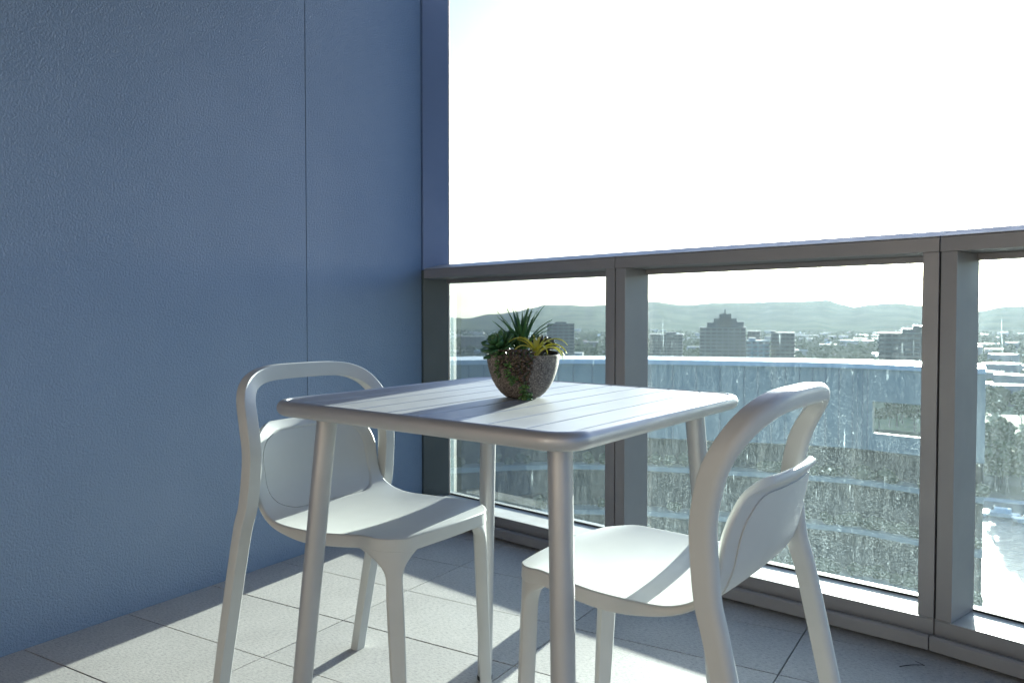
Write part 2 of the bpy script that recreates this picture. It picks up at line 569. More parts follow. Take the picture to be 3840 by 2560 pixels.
# ------------------------------------------------------------------ table
TU = Vector((0.99627, -0.08543, -0.01200)); TV = Vector((0.08555, 0.99629, 0.00952)); TN = TU.cross(TV).normalized()
TV = TN.cross(TU).normalized()
TC = TU * -0.917 + TV * 1.257 + TN * 0.7324
h0 = TC.z / TN.z
TBASE = TC - TN * h0
table = empty('outdoor_table', (0, 0, 0), 'square silver slatted metal table with rounded corners between the two chairs', 'table')
Mt = Matrix(((TU.x, TV.x, TN.x, TBASE.x), (TU.y, TV.y, TN.y, TBASE.y), (TU.z, TV.z, TN.z, TBASE.z), (0, 0, 0, 1)))
table.matrix_world = Mt
def tabw(a, b, c=0.0):
    return TC + TU * a + TV * b + TN * c
HS, TH = 0.336, 0.0285
def rrect(h, r, k=10):
    pts = []
    for cx, cy, a0 in ((h - r, h - r, 0), (-h + r, h - r, 90), (-h + r, -h + r, 180), (h - r, -h + r, 270)):
        for j in range(k + 1):
            a = R(a0 + 90 * j / k)
            pts.append((cx + r * math.cos(a), cy + r * math.sin(a)))
    return pts
# rim: half-round edge around the slats
rim_prof = []
for j in range(13):
    a = R(90 - 180 * j / 12)
    rim_prof.append((0.0125 - 0.0125 * math.cos(a) if False else 0.014 * (1 - math.cos(a)), -TH / 2 + TH / 2 * math.sin(a)))
v, f = [], []
loops = []
prof = [(0.034, 0.0), (0.034, 0.0)]
prof = [(0.0195, -TH + 0.004), (0.0195, -0.0035), (0.0185, -0.0008), (0.0170, 0.0)]
for j in range(15):
    a = R(90 - 180 * j / 14)
    prof.append((0.0145 - 0.0145 * math.cos(a), -TH / 2 + TH / 2 * math.sin(a)))
for inset, z in prof:
    pts = rrect(HS - inset, max(0.004, 0.058 - inset), 12)
    loops.append([(x, y, h0 + z) for x, y in pts])
k = len(loops[0])
v = [p for l in loops for p in l]
m_ = len(loops)
for a in range(m_):
    b = (a + 1) % m_
    for j in range(k):
        f.append((a * k + j, a * k + (j + 1) % k, b * k + (j + 1) % k, b * k + j))
o = smootho(link('rim', mesh('rim', v, f), TABLE, table), 50)
SH = HS - 0.0202
corner_r = 0.058 - 0.0195
for s in range(9):
    a0 = -SH + s * (2 * SH / 9) + 0.0019
    a1 = -SH + (s + 1) * (2 * SH / 9) - 0.0019
    yv = SH - 0.0006
    def yy(a):
        e = abs(a) - (SH - corner_r)
        return yv if e <= 0 else yv - corner_r + math.sqrt(max(0, corner_r ** 2 - e * e))
    xs = [a0 + (a1 - a0) * j / 10 for j in range(11)]
    poly = [Vector((x, yy(x))) for x in xs] + [Vector((x, -yy(x))) for x in reversed(xs)]
    v_, f_ = prism(poly, h0 - 0.011, h0 - 0.0009)
    o = link('slat', mesh('slat', v_, f_), TABLE, table)
    bevel(o, 0.0016, 3, 60)
box('underframe', (-SH - 0.002, SH + 0.002, -0.17, -0.14, h0 - 0.0265, h0 - 0.0115), TABLE, table)
box('underframe', (-SH - 0.002, SH + 0.002, 0.14, 0.17, h0 - 0.0265, h0 - 0.0115), TABLE, table)
for sx in (-1, 1):
    for sy in (-1, 1):
        top = Vector((sx * 0.260, sy * 0.246, h0 - 0.012))
        bot = Vector((sx * 0.310, sy * 0.297, 0.0))
        # let the foot reach the real floor
        wz = (Mt @ bot).z
        bot.z -= wz - 0.012
        path = [top.lerp(bot, t) for t in (0, 0.1, 0.4, 0.7, 0.97, 1)]
        v_, f_ = sweep(path, lambda i, t: circ(0.0193 - 0.0012 * t, 24), (0, 1, 0))
        leg = smootho(link('leg', mesh('leg', v_, f_), TABLE, table))
        d = (bot - top).normalized()
        v_, f_ = sweep([bot + d * 0.0002, bot + d * 0.004, bot + d * 0.0105, bot + d * 0.0118], lambda i, t: circ((0.0185, 0.0192, 0.0192, 0.0175)[i], 24), (0, 1, 0))
        foot = smootho(link('rubber_foot', mesh('rubber_foot', v_, f_), RUBBER, leg))
        v_, f_ = sweep([top + Vector((0, 0, -0.013)), top + Vector((0, 0, -0.018))], lambda i, t: circ(0.023, 24), (0, 1, 0))
        smootho(link('collar', mesh('collar', v_, f_), TABLE, leg))

# ------------------------------------------------------------------ chair
PROF = catmull([(0.224, 0.4625), (0.212, 0.4670), (0.17, 0.4665), (0.10, 0.4600), (0.02, 0.4540), (-0.06, 0.4540), (-0.115, 0.4640),
                (-0.158, 0.4880), (-0.183, 0.5250), (-0.196, 0.5700), (-0.206, 0.6150), (-0.213, 0.6480), (-0.225, 0.6690)], 14)
ARC = [0.0]
for a, b in zip(PROF, PROF[1:]):
    ARC.append(ARC[-1] + math.dist(a, b))
SMAX = ARC[-1]
def prof_at(s):
    s = max(0.0, min(SMAX, s))
    import bisect
    i = min(len(PROF) - 2, max(0, bisect.bisect_right(ARC, s) - 1))
    t = (s - ARC[i]) / max(1e-9, ARC[i + 1] - ARC[i])
    return PROF[i][0] + (PROF[i + 1][0] - PROF[i][0]) * t, PROF[i][1] + (PROF[i + 1][1] - PROF[i][1]) * t
def s_of_y(yv):
    for i in range(len(PROF)):
        if PROF[i][0] <= yv: return ARC[i]
def hw(s):
    base = 0.180 + (0.2045 - 0.180) * sstep(0.0, 0.22, s)
    base -= 0.010 * sstep(0.32, 0.42, s)
    rf, rb = 0.058, 0.100
    if s < rf: base -= rf - math.sqrt(max(0, rf * rf - (rf - s) ** 2))
    e = SMAX - s
    if e < rb: base -= (rb - math.sqrt(max(0, rb * rb - (rb - e) ** 2))) * 1.0
    return base
S_BEND = s_of_y(-0.150)
def surf(x, s):
    y, z = prof_at(s)
    u = x / 0.2
    seat = 1 - sstep(0.24, 0.42, s)
    back = sstep(0.34, 0.50, s)
    z += seat * (0.009 * u * u * sstep(0.0, 0.1, s) - 0.004 * u * u * (1 - sstep(0.0, 0.09, s)))
    y += back * 0.027 * u * u - back * 0.010
    y += seat * (-0.020 * u * u) * (1 - sstep(0.0, 0.12, s))
    lip = sstep(SMAX - 0.032, SMAX, s)
    y -= lip * 0.002
    return Vector((x, y, z))
def surf_n(x, s):
    e = 0.002
    a = surf(x + e, s) - surf(x - e, s)
    b = surf(x, min(SMAX, s + e)) - surf(x, max(0, s - e))
    n = a.cross(b)
    n = -n if n.z < 0 and s < 0.3 else n
    n.normalize()
    return n
# orientation: up on the seat, forward on the back
_probe = surf(0.01, 0.1)
def nrm(x, s):
    e = 0.002
    a = surf(x + e, s) - surf(x - e, s)
    b = surf(x, max(0, s - e)) - surf(x, min(SMAX, s + e))
    return a.cross(b).normalized()
PS0, PS1 = SMAX - 0.222, SMAX - 0.026        # back panel span in arc length
PC, PH = (PS0 + PS1) / 2, (PS1 - PS0) / 2
PW = 0.163
def panel_sdf(x, s):
    r = 0.072
    qx, qy = abs(x) - (PW - r), abs(s - PC) - (PH - r)
    return math.hypot(max(qx, 0), max(qy, 0)) + min(max(qx, qy), 0) - r
def shell_mesh():
    ss = []
    s = 0.0
    while s < SMAX:
        ss.append(s)
        e = min(s, SMAX - s)
        s += 0.0009 if e < 0.009 else (0.0035 if (e < 0.06 or s > PS0 - 0.02) else 0.009)
    ss.append(SMAX)
    NU = 96
    us = []
    for j in range(NU + 1):
        t = 2 * j / NU - 1
        us.append(0.8 * math.sin(t * math.pi / 2) + 0.2 * t)
    top, botm = [], []
    for s in ss:
        w = hw(s)
        bk = sstep(0.22, 0.38, s)
        tk = 0.027 + (0.0125 - 0.027) * bk + 0.004 * sstep(SMAX - 0.03, SMAX, s)
        r = 0.0042 + (tk * 0.5 - 0.0042) * bk
        for u in us:
            x = w * u
            n = nrm(x, s)
            p = surf(x, s)
            d = panel_sdf(x, s)
            rec = 0.0035 * (1 - sstep(-0.0045, 0.0, d))
            e = min(s, SMAX - s, (w - abs(x)))
            q = r * (1 - math.sqrt(max(0.0, 1 - (1 - min(1.0, e / r)) ** 2)))
            top.append(p - n * (rec + q))
            nb = Vector((0, 0, 1)).lerp(n, sstep(0.16, 0.26, s)).normalized() if s < 0.26 else n
            botm.append(p - nb * (tk - q))
    nr, nc = len(ss), NU + 1
    v = top + botm
    B = len(top)
    f = []
    for i in range(nr - 1):
        for j in range(nc - 1):
            a = i * nc + j
            f.append((a, a + 1, a + nc + 1, a + nc))
            f.append((B + a, B + a + nc, B + a + nc + 1, B + a + 1))
        a = i * nc
        f.append((a, a + nc, B + a + nc, B + a))
        a = i * nc + nc - 1
        f.append((a, B + a, B + a + nc, a + nc))
    for j in range(nc - 1):
        f.append((j, B + j, B + j + 1, j + 1))
        a = (nr - 1) * nc + j
        f.append((a, a + 1, B + a + 1, B + a))
    return mesh('shell', v, f)
def panel_mesh():
    r, NV, NU = 0.068, 48, 40
    v = []
    rows = []
    for side in (0, 1):
        for i in range(NV + 1):
            # denser rows near the ends
            c = -math.cos(math.pi * i / NV)
            s = PC + (PH - 0.004) * c
            e = (PH - 0.004) - abs(s - PC)
            w = PW - 0.004
            if e < r: w -= r - math.sqrt(max(0, r * r - (r - e) ** 2))
            for j in range(NU + 1):
                x = w * (2 * j / NU - 1)
                n = nrm(x, s)
                p = surf(x, s)
                v.append(p - n * (0.0016 if side == 0 else 0.0148))
    nc, nr = NU + 1, NV + 1
    B = nc * nr
    f = []
    for i in range(NV):
        for j in range(NU):
            a = i * nc + j
            f += [(a, a + 1, a + nc + 1, a + nc), (B + a, B + a + nc, B + a + nc + 1, B + a + 1)]
        a = i * nc
        f.append((a, a + nc, B + a + nc, B + a))
        a += NU
        f.append((a, B + a, B + a + nc, a + nc))
    for j in range(NU):
        f.append((j, B + j, B + j + 1, j + 1))
        a = NV * nc + j
        f.append((a, a + 1, B + a + 1, B + a))
    return mesh('back_panel', v, f)

half = [(0.2232, -0.2877, 0.0), (0.2228, -0.2570, 0.15), (0.2220, -0.2180, 0.33), (0.2208, -0.1930, 0.44), (0.2175, -0.1790, 0.49),
        (0.2150, -0.1720, 0.545), (0.2133, -0.1690, 0.61), (0.2122, -0.1800, 0.672), (0.2074, -0.1933, 0.7063), (0.2002, -0.2047, 0.7267),
        (0.1899, -0.2149, 0.7428), (0.1764, -0.2238, 0.7555), (0.1592, -0.2313, 0.7654), (0.1375, -0.2372, 0.7728), (0.1095, -0.2413, 0.7778), (0.0693, -0.2435, 0.7805), (0.0, -0.2440, 0.7809)]
full = half + [(-x, y, z) for x, y, z in reversed(half[:-1])]
FULL = catmull(full, 6)
JZ = 0.405
def dsec(w, d, k=6):
    """flat front, rounded back section; a across, b towards the front"""
    rb, rf = min(w, d) * 0.42, 0.0022
    pts = []
    for cx, cy, r, a0 in ((w / 2 - rf, d / 2 - rf, rf, 0), (-w / 2 + rf, d / 2 - rf, rf, 90), (-w / 2 + rb, -d / 2 + rb, rb, 180), (w / 2 - rb, -d / 2 + rb, rb, 270)):
        for j in range(k + 1):
            a = R(a0 + 90 * j / k)
            pts.append((cx + r * math.cos(a), cy + r * math.sin(a)))
    return pts
def arch_dims(z):
    # (across, depth) by height
    w = 0.0325 + 0.0025 * sstep(0.70, 0.78, z) - 0.002 * (1 - sstep(0.0, 0.4, z))
    d = 0.034 + 0.003 * sstep(0.40, 0.55, z) - 0.003 * sstep(0.66, 0.76, z) - 0.003 * (1 - sstep(0.0, 0.35, z))
    return w, d
def tube_part(name, pts, parent):
    v_, f_ = sweep(pts, lambda i, t: dsec(*arch_dims(pts[i][2])), (0, 1, 0))
    return smootho(link(name, mesh(name, v_, f_), CHAIR, parent), 50)

def front_leg_mesh(sx):
    # outline of the seat from the middle of its side round the corner to the middle of the front
    pts = []
    s = 0.20
    while s > 0.0008:
        q = surf(hw(s), s); pts.append((q.x, q.y)); s -= 0.0025 if s > 0.012 else 0.0008
    w0 = hw(0.0)
    for j in range(1, 40):
        x = w0 * (1 - j / 40)
        q = surf(x, 0.0); pts.append((q.x, q.y))
    L = [0.0]
    for a, b in zip(pts, pts[1:]): L.append(L[-1] + math.dist(a, b))
    # corner = outline point furthest along the diagonal
    ic = max(range(len(pts)), key=lambda i: pts[i][0] * 0.8 + pts[i][1])
    ac = L[ic] - 0.004
    def at(a):
        for i in range(len(L) - 1):
            if L[i + 1] >= a:
                t = (a - L[i]) / max(1e-9, L[i + 1] - L[i])
                p = Vector(pts[i]).lerp(Vector(pts[i + 1]), t)
                d = (Vector(pts[min(i + 3, len(pts) - 1)]) - Vector(pts[max(0, i - 3)])).normalized()
                return p, Vector((d.y, -d.x)) * (-1)
        return Vector(pts[-1]), Vector((0, 1))
    rings = []
    zs = [0.0, 0.003, 0.05, 0.12, 0.2, 0.28, 0.34, 0.37, 0.385, 0.396, 0.406, 0.414, 0.421, 0.427, 0.432, 0.436, 0.440, 0.445]
    NA = 14
    for z in zs:
        t = max(0.0, (z - 0.372) / 0.068)
        w = 0.0135 + 0.0035 * sstep(0, 0.3, z) + 0.052 * min(1.15, t) ** 2.6
        shift = Vector((-0.002, 0.021)) * (1 - z / 0.44)
        r_out, r_in = [], []
        c0, nc0 = at(ac)
        if nc0.dot(Vector((0.7, 0.7))) < 0: nc0 = -nc0
        for j in range(NA + 1):
            a = ac + w * (2 * j / NA - 1)
            p, nn = at(a)
            if nn.dot(Vector((0.7, 0.7))) < 0: nn = -nn
            edge = 1 - abs(2 * j / NA - 1)
            inset = 0.0015 + 0.003 * (1 - sstep(0, 0.12, edge))
            # straight square leg low down, following the seat curve high up
            mixv = sstep(0.34, 0.42, z)
            tdir = Vector((-nc0.y, nc0.x))
            flat = c0 + tdir * ((p - c0).dot(tdir)) - nc0 * 0.001
            pp = flat.lerp(p, mixv)
            n2 = nc0.lerp(nn, mixv).normalized()
            r_out.append(pp - n2 * inset + shift)
            th = 0.030 - 0.004 * (1 - z / 0.44)
            r_in.append(pp - n2 * (th - (0.004 * (1 - sstep(0, 0.15, edge)))) + shift)
        ring = r_out + r_in[::-1]
        rings.append([(sx * p.x, p.y, z) for p in ring])
    k = len(rings[0])
    v = [p for r in rings for p in r]
    f = []
    for i in range(len(rings) - 1):
        for j in range(k):
            f.append((i * k + j, i * k + (j + 1) % k, (i + 1) * k + (j + 1) % k, (i + 1) * k + j))
    f.append(tuple(range(k))); f.append(tuple((len(rings) - 1) * k + j for j in range(k)))
    return mesh('front_leg', v, f)

def make_chair(label):
    root = empty('side_chair', (0, 0, 0), label, 'chair', 'pale metal chairs at the table')
    smootho(link('seat_shell', shell_mesh(), CHAIR, root), 55)
    o = link('back_panel', panel_mesh(), CHAIR, root)
    bevel(o, 0.0012, 2, 50)
    n = len(FULL)
    lo = [i for i in range(n) if FULL[i][2] <= JZ and FULL[i][0] > 0]
    hi = [i for i in range(n) if FULL[i][2] <= JZ and FULL[i][0] < 0]
    tube_part('back_frame', FULL[lo[-1]:hi[0] + 1], root)
    for idx in (lo, hi):
        pts = [FULL[i] for i in idx]
        leg = tube_part('rear_leg', pts, root)
    for sx in (-1, 1):
        o = smootho(link('front_leg', front_leg_mesh(sx), CHAIR, root), 55)
    return root
def place(root, x, y, face_deg):
    root.location = (x, y, 0)
    root.rotation_euler = (0, 0, R(face_deg - 90))
chairL = make_chair('pale sage metal chair against the blue wall, seat under the left side of the table')
place(chairL, -1.2185, 1.392, -2.7)
def dup(root, label):
    r = root.copy(); COL.objects.link(r); r['label'] = label
    for ch in list(root.children):
        c = ch.copy(); COL.objects.link(c); c.parent = r
    return r
chairR = dup(chairL, 'pale sage metal chair seen from behind, beside the glass balustrade on the right')
place(chairR, -0.5152, 1.3665, 175.4)

# ------------------------------------------------------------------ planter bowl and succulents
BC = Vector((-0.782, 1.322, 0))
# height of the table top there
BZ = (TC.z - (TN.x * (BC.x - TC.x) + TN.y * (BC.y - TC.y)) / TN.z) + 0.0005
BC.z = BZ
def bowl_material():
    m, nt, out = nt_new('speckled_stone')
    p = nt.nodes.new('ShaderNodeBsdfPrincipled')
    nt.links.new(p.outputs[0], out.inputs['Surface'])
    v = coords(nt)
    f = noise_node(nt, v, 380, 3, 0.8)
    g = noise_node(nt, v, 40, 3)
    c = ramp(nt, f, [(0.40, (0.05, 0.043, 0.038)), (0.47, (0.14, 0.122, 0.108)), (0.56, (0.28, 0.25, 0.225)), (0.66, (0.46, 0.42, 0.38))])
    x = nt.nodes.new('ShaderNodeMix'); x.data_type = 'RGBA'; x.blend_type = 'MULTIPLY'; x.inputs['Factor'].default_value = 1
    nt.links.new(c, x.inputs['A']); nt.links.new(ramp(nt, g, [(0.3, (0.8, 0.8, 0.8)), (0.7, (1.1, 1.08, 1.05))]), x.inputs['B'])
    nt.links.new(x.outputs['Result'], p.inputs['Base Color'])
    p.inputs['Roughness'].default_value = 0.75
    nt.links.new(bump_node(nt, f, 0.5, 0.0008), p.inputs['Normal'])
    return m
BOWL = bowl_material()
bowl = empty('stone_bowl', BC, 'small speckled brown stone bowl of succulents standing on the silver table', 'planter')
bp = [(0.0, 0.0), (0.030, 0.0), (0.0345, 0.0015), (0.043, 0.0085), (0.052, 0.0195), (0.0600, 0.0340), (0.0655, 0.050), (0.0690, 0.066), (0.0708, 0.0795),
      (0.0708, 0.0815), (0.0696, 0.0822), (0.0672, 0.0815), (0.0655, 0.074), (0.060, 0.066), (0.0, 0.066)]
def lathe(pr, k=56):
    v, f = [], []
    rows = []
    for r, z in pr:
        if r == 0.0:
            rows.append([len(v)]); v.append((0, 0, z))
        else:
            rows.append(list(range(len(v), len(v) + k)))
            v += [(r * math.cos(2 * math.pi * j / k), r * math.sin(2 * math.pi * j / k), z) for j in range(k)]
    for a, b in zip(rows, rows[1:]):
        for j in range(k):
            jn = (j + 1) % k
            if len(a) == 1: f.append((a[0], b[j], b[jn]))
            elif len(b) == 1: f.append((a[j], a[jn], b[0]))
            else: f.append((a[j], a[jn], b[jn], b[j]))
    return v, f
smootho(link('body', mesh('bowl_body', *lathe(bp)), BOWL, bowl), 60)
SOIL = pmat('dark_potting_mix', (0.05, 0.03, 0.02), (0.16, 0.09, 0.05), 260, 0.95, bump=(300, 1.0, 0.004))
v_, f_ = lathe([(0.0, 0.073), (0.03, 0.0745), (0.055, 0.0735), (0.0645, 0.0725), (0.0645, 0.068), (0.0, 0.068)], 40)
smootho(link('soil', mesh('soil', v_, f_), SOIL, bowl))
mb = MB()
for i in range(130):
    a, r = rnd.uniform(0, 6.283), 0.063 * math.sqrt(rnd.random())
    s = rnd.uniform(0.0012, 0.0026)
    c = (r * math.cos(a), r * math.sin(a), 0.0745 + rnd.uniform(-0.0005, 0.002))
    oc = [(1, 0, 0), (-1, 0, 0), (0, 1, 0), (0, -1, 0), (0, 0, .7), (0, 0, -.7)]
    v_ = [(c[0] + s * q[0] * rnd.uniform(.7, 1.3), c[1] + s * q[1] * rnd.uniform(.7, 1.3), c[2] + s * q[2]) for q in oc]
    mb.add(v_, [(0, 2, 4), (2, 1, 4), (1, 3, 4), (3, 0, 4), (2, 0, 5), (1, 2, 5), (3, 1, 5), (0, 3, 5)])
o = link('pebbles', mb.make('pebbles'), pmat('brown_pebble', (0.30, 0.14, 0.07), (0.45, 0.30, 0.2), 80, 0.7), bowl); o['kind'] = 'stuff'

def leaf_mat(name, base, tip, rough=0.38, sub=0.15):
    m, nt, out = nt_new(name)
    p = nt.nodes.new('ShaderNodeBsdfPrincipled')
    v = coords(nt)
    f = noise_node(nt, v, 60, 3)
    info = nt.nodes.new('ShaderNodeObjectInfo')
    fac = math_node(nt, 'ADD', math_node(nt, 'MULTIPLY', f, 0.7), math_node(nt, 'MULTIPLY', info.outputs['Random'], 0.3))
    col = ramp(nt, fac, [(0.25, base), (0.7, tip)])
    nt.links.new(col, p.inputs['Base Color'])
    p.inputs['Roughness'].default_value = rough
    tl = nt.nodes.new('ShaderNodeBsdfTranslucent')
    nt.links.new(col, tl.inputs['Color'])
    mx = nt.nodes.new('ShaderNodeMixShader'); mx.inputs[0].default_value = sub
    nt.links.new(p.outputs[0], mx.inputs[1]); nt.links.new(tl.outputs[0], mx.inputs[2])
    nt.links.new(mx.outputs[0], out.inputs['Surface'])
    return m
SPIKE = leaf_mat('spiky_leaf_green', (0.030, 0.115, 0.055), (0.090, 0.230, 0.085), 0.35, 0.22)
ROSE = leaf_mat('rosette_leaf_green', (0.032, 0.115, 0.045), (0.085, 0.21, 0.075), 0.3, 0.12)
ROSED = leaf_mat('dark_rosette_leaf', (0.030, 0.038, 0.040), (0.075, 0.075, 0.085), 0.35, 0.1)
YELL = leaf_mat('yellow_leaf', (0.62, 0.62, 0.06), (0.78, 0.76, 0.22), 0.4, 0.35)
TRAILB = leaf_mat('brown_bead_leaf', (0.050, 0.035, 0.028), (0.115, 0.085, 0.06), 0.35, 0.1)
TRAILG = leaf_mat('green_bead_leaf', (0.045, 0.12, 0.035), (0.11, 0.23, 0.065), 0.35, 0.15)

def blade(az, el0, el1, length, width, fold=0.25, base_r=0.004, seg=9, thick=0.0006, taper=1.3, wpeak=0.25, origin=(0, 0, 0)):
    """arching pointed blade: rises at angle el0 and ends at el1 (deg above the horizon)"""
    dirh = Vector((math.cos(az), math.sin(az), 0))
    side = Vector((-math.sin(az), math.cos(az), 0))
    p = Vector(origin) + dirh * base_r
    v, f = [], []
    for i in range(seg + 1):
        t = i / seg
        e = R(el0 + (el1 - el0) * t ** 1.25)
        T = dirh * math.cos(e) + Vector((0, 0, 1)) * math.sin(e)
        N = -dirh * math.sin(e) + Vector((0, 0, 1)) * math.cos(e)
        w = width * (min(1.0, 0.55 + t / wpeak * 0.45) if t < wpeak else max(0.03, (1 - ((t - wpeak) / (1 - wpeak)) ** taper)))
        v += [p - side * w / 2 + N * (fold * w / 2), p - N * thick, p + side * w / 2 + N * (fold * w / 2), p + N * thick * 0.2]
        if i < seg: p = p + T * (length / seg)
    for i in range(seg):
        a = i * 4
        for j in range(4):
            f.append((a + j, a + (j + 1) % 4, a + 4 + (j + 1) % 4, a + 4 + j))
    f.append((0, 1, 2, 3)); f.append(tuple(seg * 4 + j for j in (3, 2, 1, 0)))
    return mesh('leaf', v, f)

def fat_leaf(length, width, thick, rows=6, k=8, tip=0.35):
    """obovate fleshy leaf along +X, base at origin, slightly cupped"""
    v, f = [], []
    for i in range(rows + 1):
        t = i / rows
        w = width * (0.28 + 0.72 * math.sin(math.pi * min(1, t * 0.62 + 0.02)) ) * (1 if t < 0.75 else math.sqrt(max(0.0, 1 - ((t - 0.75) / 0.25) ** 2)) * (1 - tip * 0.0) + 0.02)
        th = thick * (0.6 + 0.4 * math.sin(math.pi * t)) * (1 if t < 0.8 else math.sqrt(max(0.0, 1 - ((t - 0.8) / 0.2) ** 2)) + 0.05)
        zc = 0.10 * length * t * t
        for j in range(k):
            a = 2 * math.pi * j / k
            v.append((t * length, w / 2 * math.cos(a), zc + th / 2 * math.sin(a) + 0.12 * width * (math.cos(a) ** 2) * (w / width)))
    for i in range(rows):
        for j in range(k):
            f.append((i * k + j, i * k + (j + 1) % k, (i + 1) * k + (j + 1) % k, (i + 1) * k + j))
    f.append(tuple(range(k))); f.append(tuple(rows * k + j for j in range(k))[::-1])
    return mesh('leaf', v, f)

# picture-plane directions at the bowl (right and away) so the plants sit round the bowl as in the photo
RT = Vector((math.cos(R(31.4)), math.sin(R(31.4)), 0)); AW = Vector((-math.sin(R(31.4)), math.cos(R(31.4)), 0))
def bpos(r, a, z):
    return BC + RT * r + AW * a + Vector((0, 0, z))
AZR = math.atan2(RT.y, RT.x)

# spiky rosette
sp = empty('spiky_succulent', bpos(-0.002, 0.012, 0.076), 'tall spiky dark green succulent with pointed arching leaves in the stone bowl', 'plant')
spec = []
for i in range(34):
    ring = i / 34
    az = AZR + i * 2.39996 + rnd.uniform(-0.2, 0.2)
    el0 = 88 - 38 * ring + rnd.uniform(-5, 5)
    el1 = 78 - 75 * ring + rnd.uniform(-12, 12)
    ln = 0.090 * (0.80 + 0.28 * math.sin(math.pi * min(1, ring * 1.1))) * rnd.uniform(0.88, 1.08)
    o = smootho(link('leaf', blade(az, el0, el1, ln, rnd.uniform(0.0095, 0.0125), 0.45, 0.0045 * ring + 0.001, seg=8, thick=0.0009, taper=1.15, wpeak=0.3, origin=(0, 0, 0.016 - 0.012 * ring)), SPIKE, sp), 60)
v_, f_ = sweep([(0, 0, -0.004), (0, 0, 0.016)], lambda i, t: circ(0.006 - 0.002 * t, 10), (0, 1, 0))
smootho(link('stem', mesh('stem', v_, f_), SPIKE, sp))

def rosette(name, label, pos, mat, n, L, W, T, tilt=(0, 0), scale_in=0.45, lean=None):
    root = empty(name, pos, label, 'plant')
    if lean: root.rotation_euler = lean
    lf = fat_leaf(1.0, W / L, T / L)
    for p in lf.polygons: p.use_smooth = True
    lf.materials.append(mat)
    for i in range(n):
        t = (i + 0.5) / n
        az = i * 2.39996 + rnd.uniform(-0.12, 0.12)
        el = 82 - 78 * t ** 0.8 + rnd.uniform(-6, 6)
        s = L * (scale_in + (1 - scale_in) * t ** 0.7) * rnd.uniform(0.92, 1.08)
        o = bpy.data.objects.new('leaf', lf); COL.objects.link(o); o.parent = root
        m3 = Matrix.Rotation(az, 4, 'Z') @ Matrix.Translation((0.002 * t, 0, 0.012 * (1 - t))) @ Matrix.Rotation(-R(el), 4, 'Y') @ Matrix.Scale(s, 4)
        o.matrix_local = m3
    v_, f_ = sweep([(0, 0, -0.010), (0, 0, 0.012)], lambda i, t: circ(0.004, 8), (0, 1, 0))
    link('stem', mesh('stem', v_, f_), mat, root)
    return root
def lean_to(direction, deg):
    q = Matrix.Rotation(R(deg), 4, Vector((0, 0, 1)).cross(direction).normalized())
    return q.to_euler()
rosette('green_rosette_succulent', 'green rosette succulent with plump oval leaves at the left of the bowl', bpos(-0.040, -0.010, 0.090), ROSE, 32, 0.046, 0.022, 0.0075, lean=lean_to(-RT * 0.8 - AW * 0.6, 38))
rosette('small_rosette_succulent', 'small green rosette with oval leaves behind the plump one, left of the spiky plant', bpos(-0.030, 0.022, 0.094), ROSE, 20, 0.028, 0.014, 0.005, lean=lean_to(-RT * 0.3 + AW * 0.3, 15))
rosette('dark_rosette_succulent', 'dark purple-grey rosette succulent at the right rear of the bowl', bpos(0.040, 0.014, 0.088), ROSED, 26, 0.034, 0.017, 0.0055, lean=lean_to(RT * 0.9 + AW * 0.1, 32))

# yellow arching plant
yl = empty('yellow_succulent', bpos(0.024, -0.030, 0.076), 'bright yellow-green plant with thin leaves arching over the right rim of the bowl', 'plant')
ysp = [(0, 62, -78, .062), (20, 70, -60, .070), (-18, 55, -88, .060), (-40, 50, -85, .066), (-65, 66, -80, .052), (-90, 60, -60, .030), (-110, 72, -70, .036),
       (-140, 60, -72, .058), (165, 70, -10, .048), (140, 76, -30, .060), (100, 82, 20, .044), (70, 80, -20, .055), (45, 72, -45, .052), (-75, 80, 20, .022), (-155, 78, -50, .064), (8, 80, 40, .034)]
for a, e0, e1, ln in ysp:
    smootho(link('leaf', blade(AZR + R(a), e0, e1, ln * 1.22, 0.0078, 0.5, 0.001, seg=11, thick=0.0009, taper=1.5, wpeak=0.35, origin=(0, 0, 0.002)), YELL, yl), 60)
v_, f_ = sweep([(0, 0, -0.004), (0, 0, 0.010)], lambda i, t: circ(0.003, 8), (0, 1, 0))
link('stem', mesh('stem', v_, f_), YELL, yl)

# trailing beads over the front rim
def bead_mesh(k=6, rows=5):
    v, f = [], []
    for i in range(rows + 1):
        t = i / rows
        r = math.sin(math.pi * min(0.98, max(0.06, t))) ** 0.7 * 0.31
        for j in range(k):
            a = 2 * math.pi * j / k
            v.append((t, r * math.cos(a), 0.75 * r * math.sin(a)))
    for i in range(rows):
        for j in range(k):
            f.append((i * k + j, i * k + (j + 1) % k, (i + 1) * k + (j + 1) % k, (i + 1) * k + j))
    f.append(tuple(range(k))); f.append(tuple(rows * k + j for j in range(k))[::-1])
    me = mesh('bead_leaf', v, f)
    for p in me.polygons: p.use_smooth = True
    return me
beadB, beadG = bead_mesh(), bead_mesh()
beadB.materials.append(TRAILB); beadG.materials.append(TRAILG)
def bowl_r(z):
    for (r0, z0), (r1, z1) in zip(bp[1:8], bp[2:9]):
        if z0 <= z <= z1: return r0 + (r1 - r0) * (z - z0) / (z1 - z0)
    return 0.0708
tr = empty('trailing_succulent', bpos(-0.012, -0.052, 0.076), 'trailing bead succulent, brown to green, hanging down the front of the bowl to the table', 'plant')
trw = Vector(tr.location)
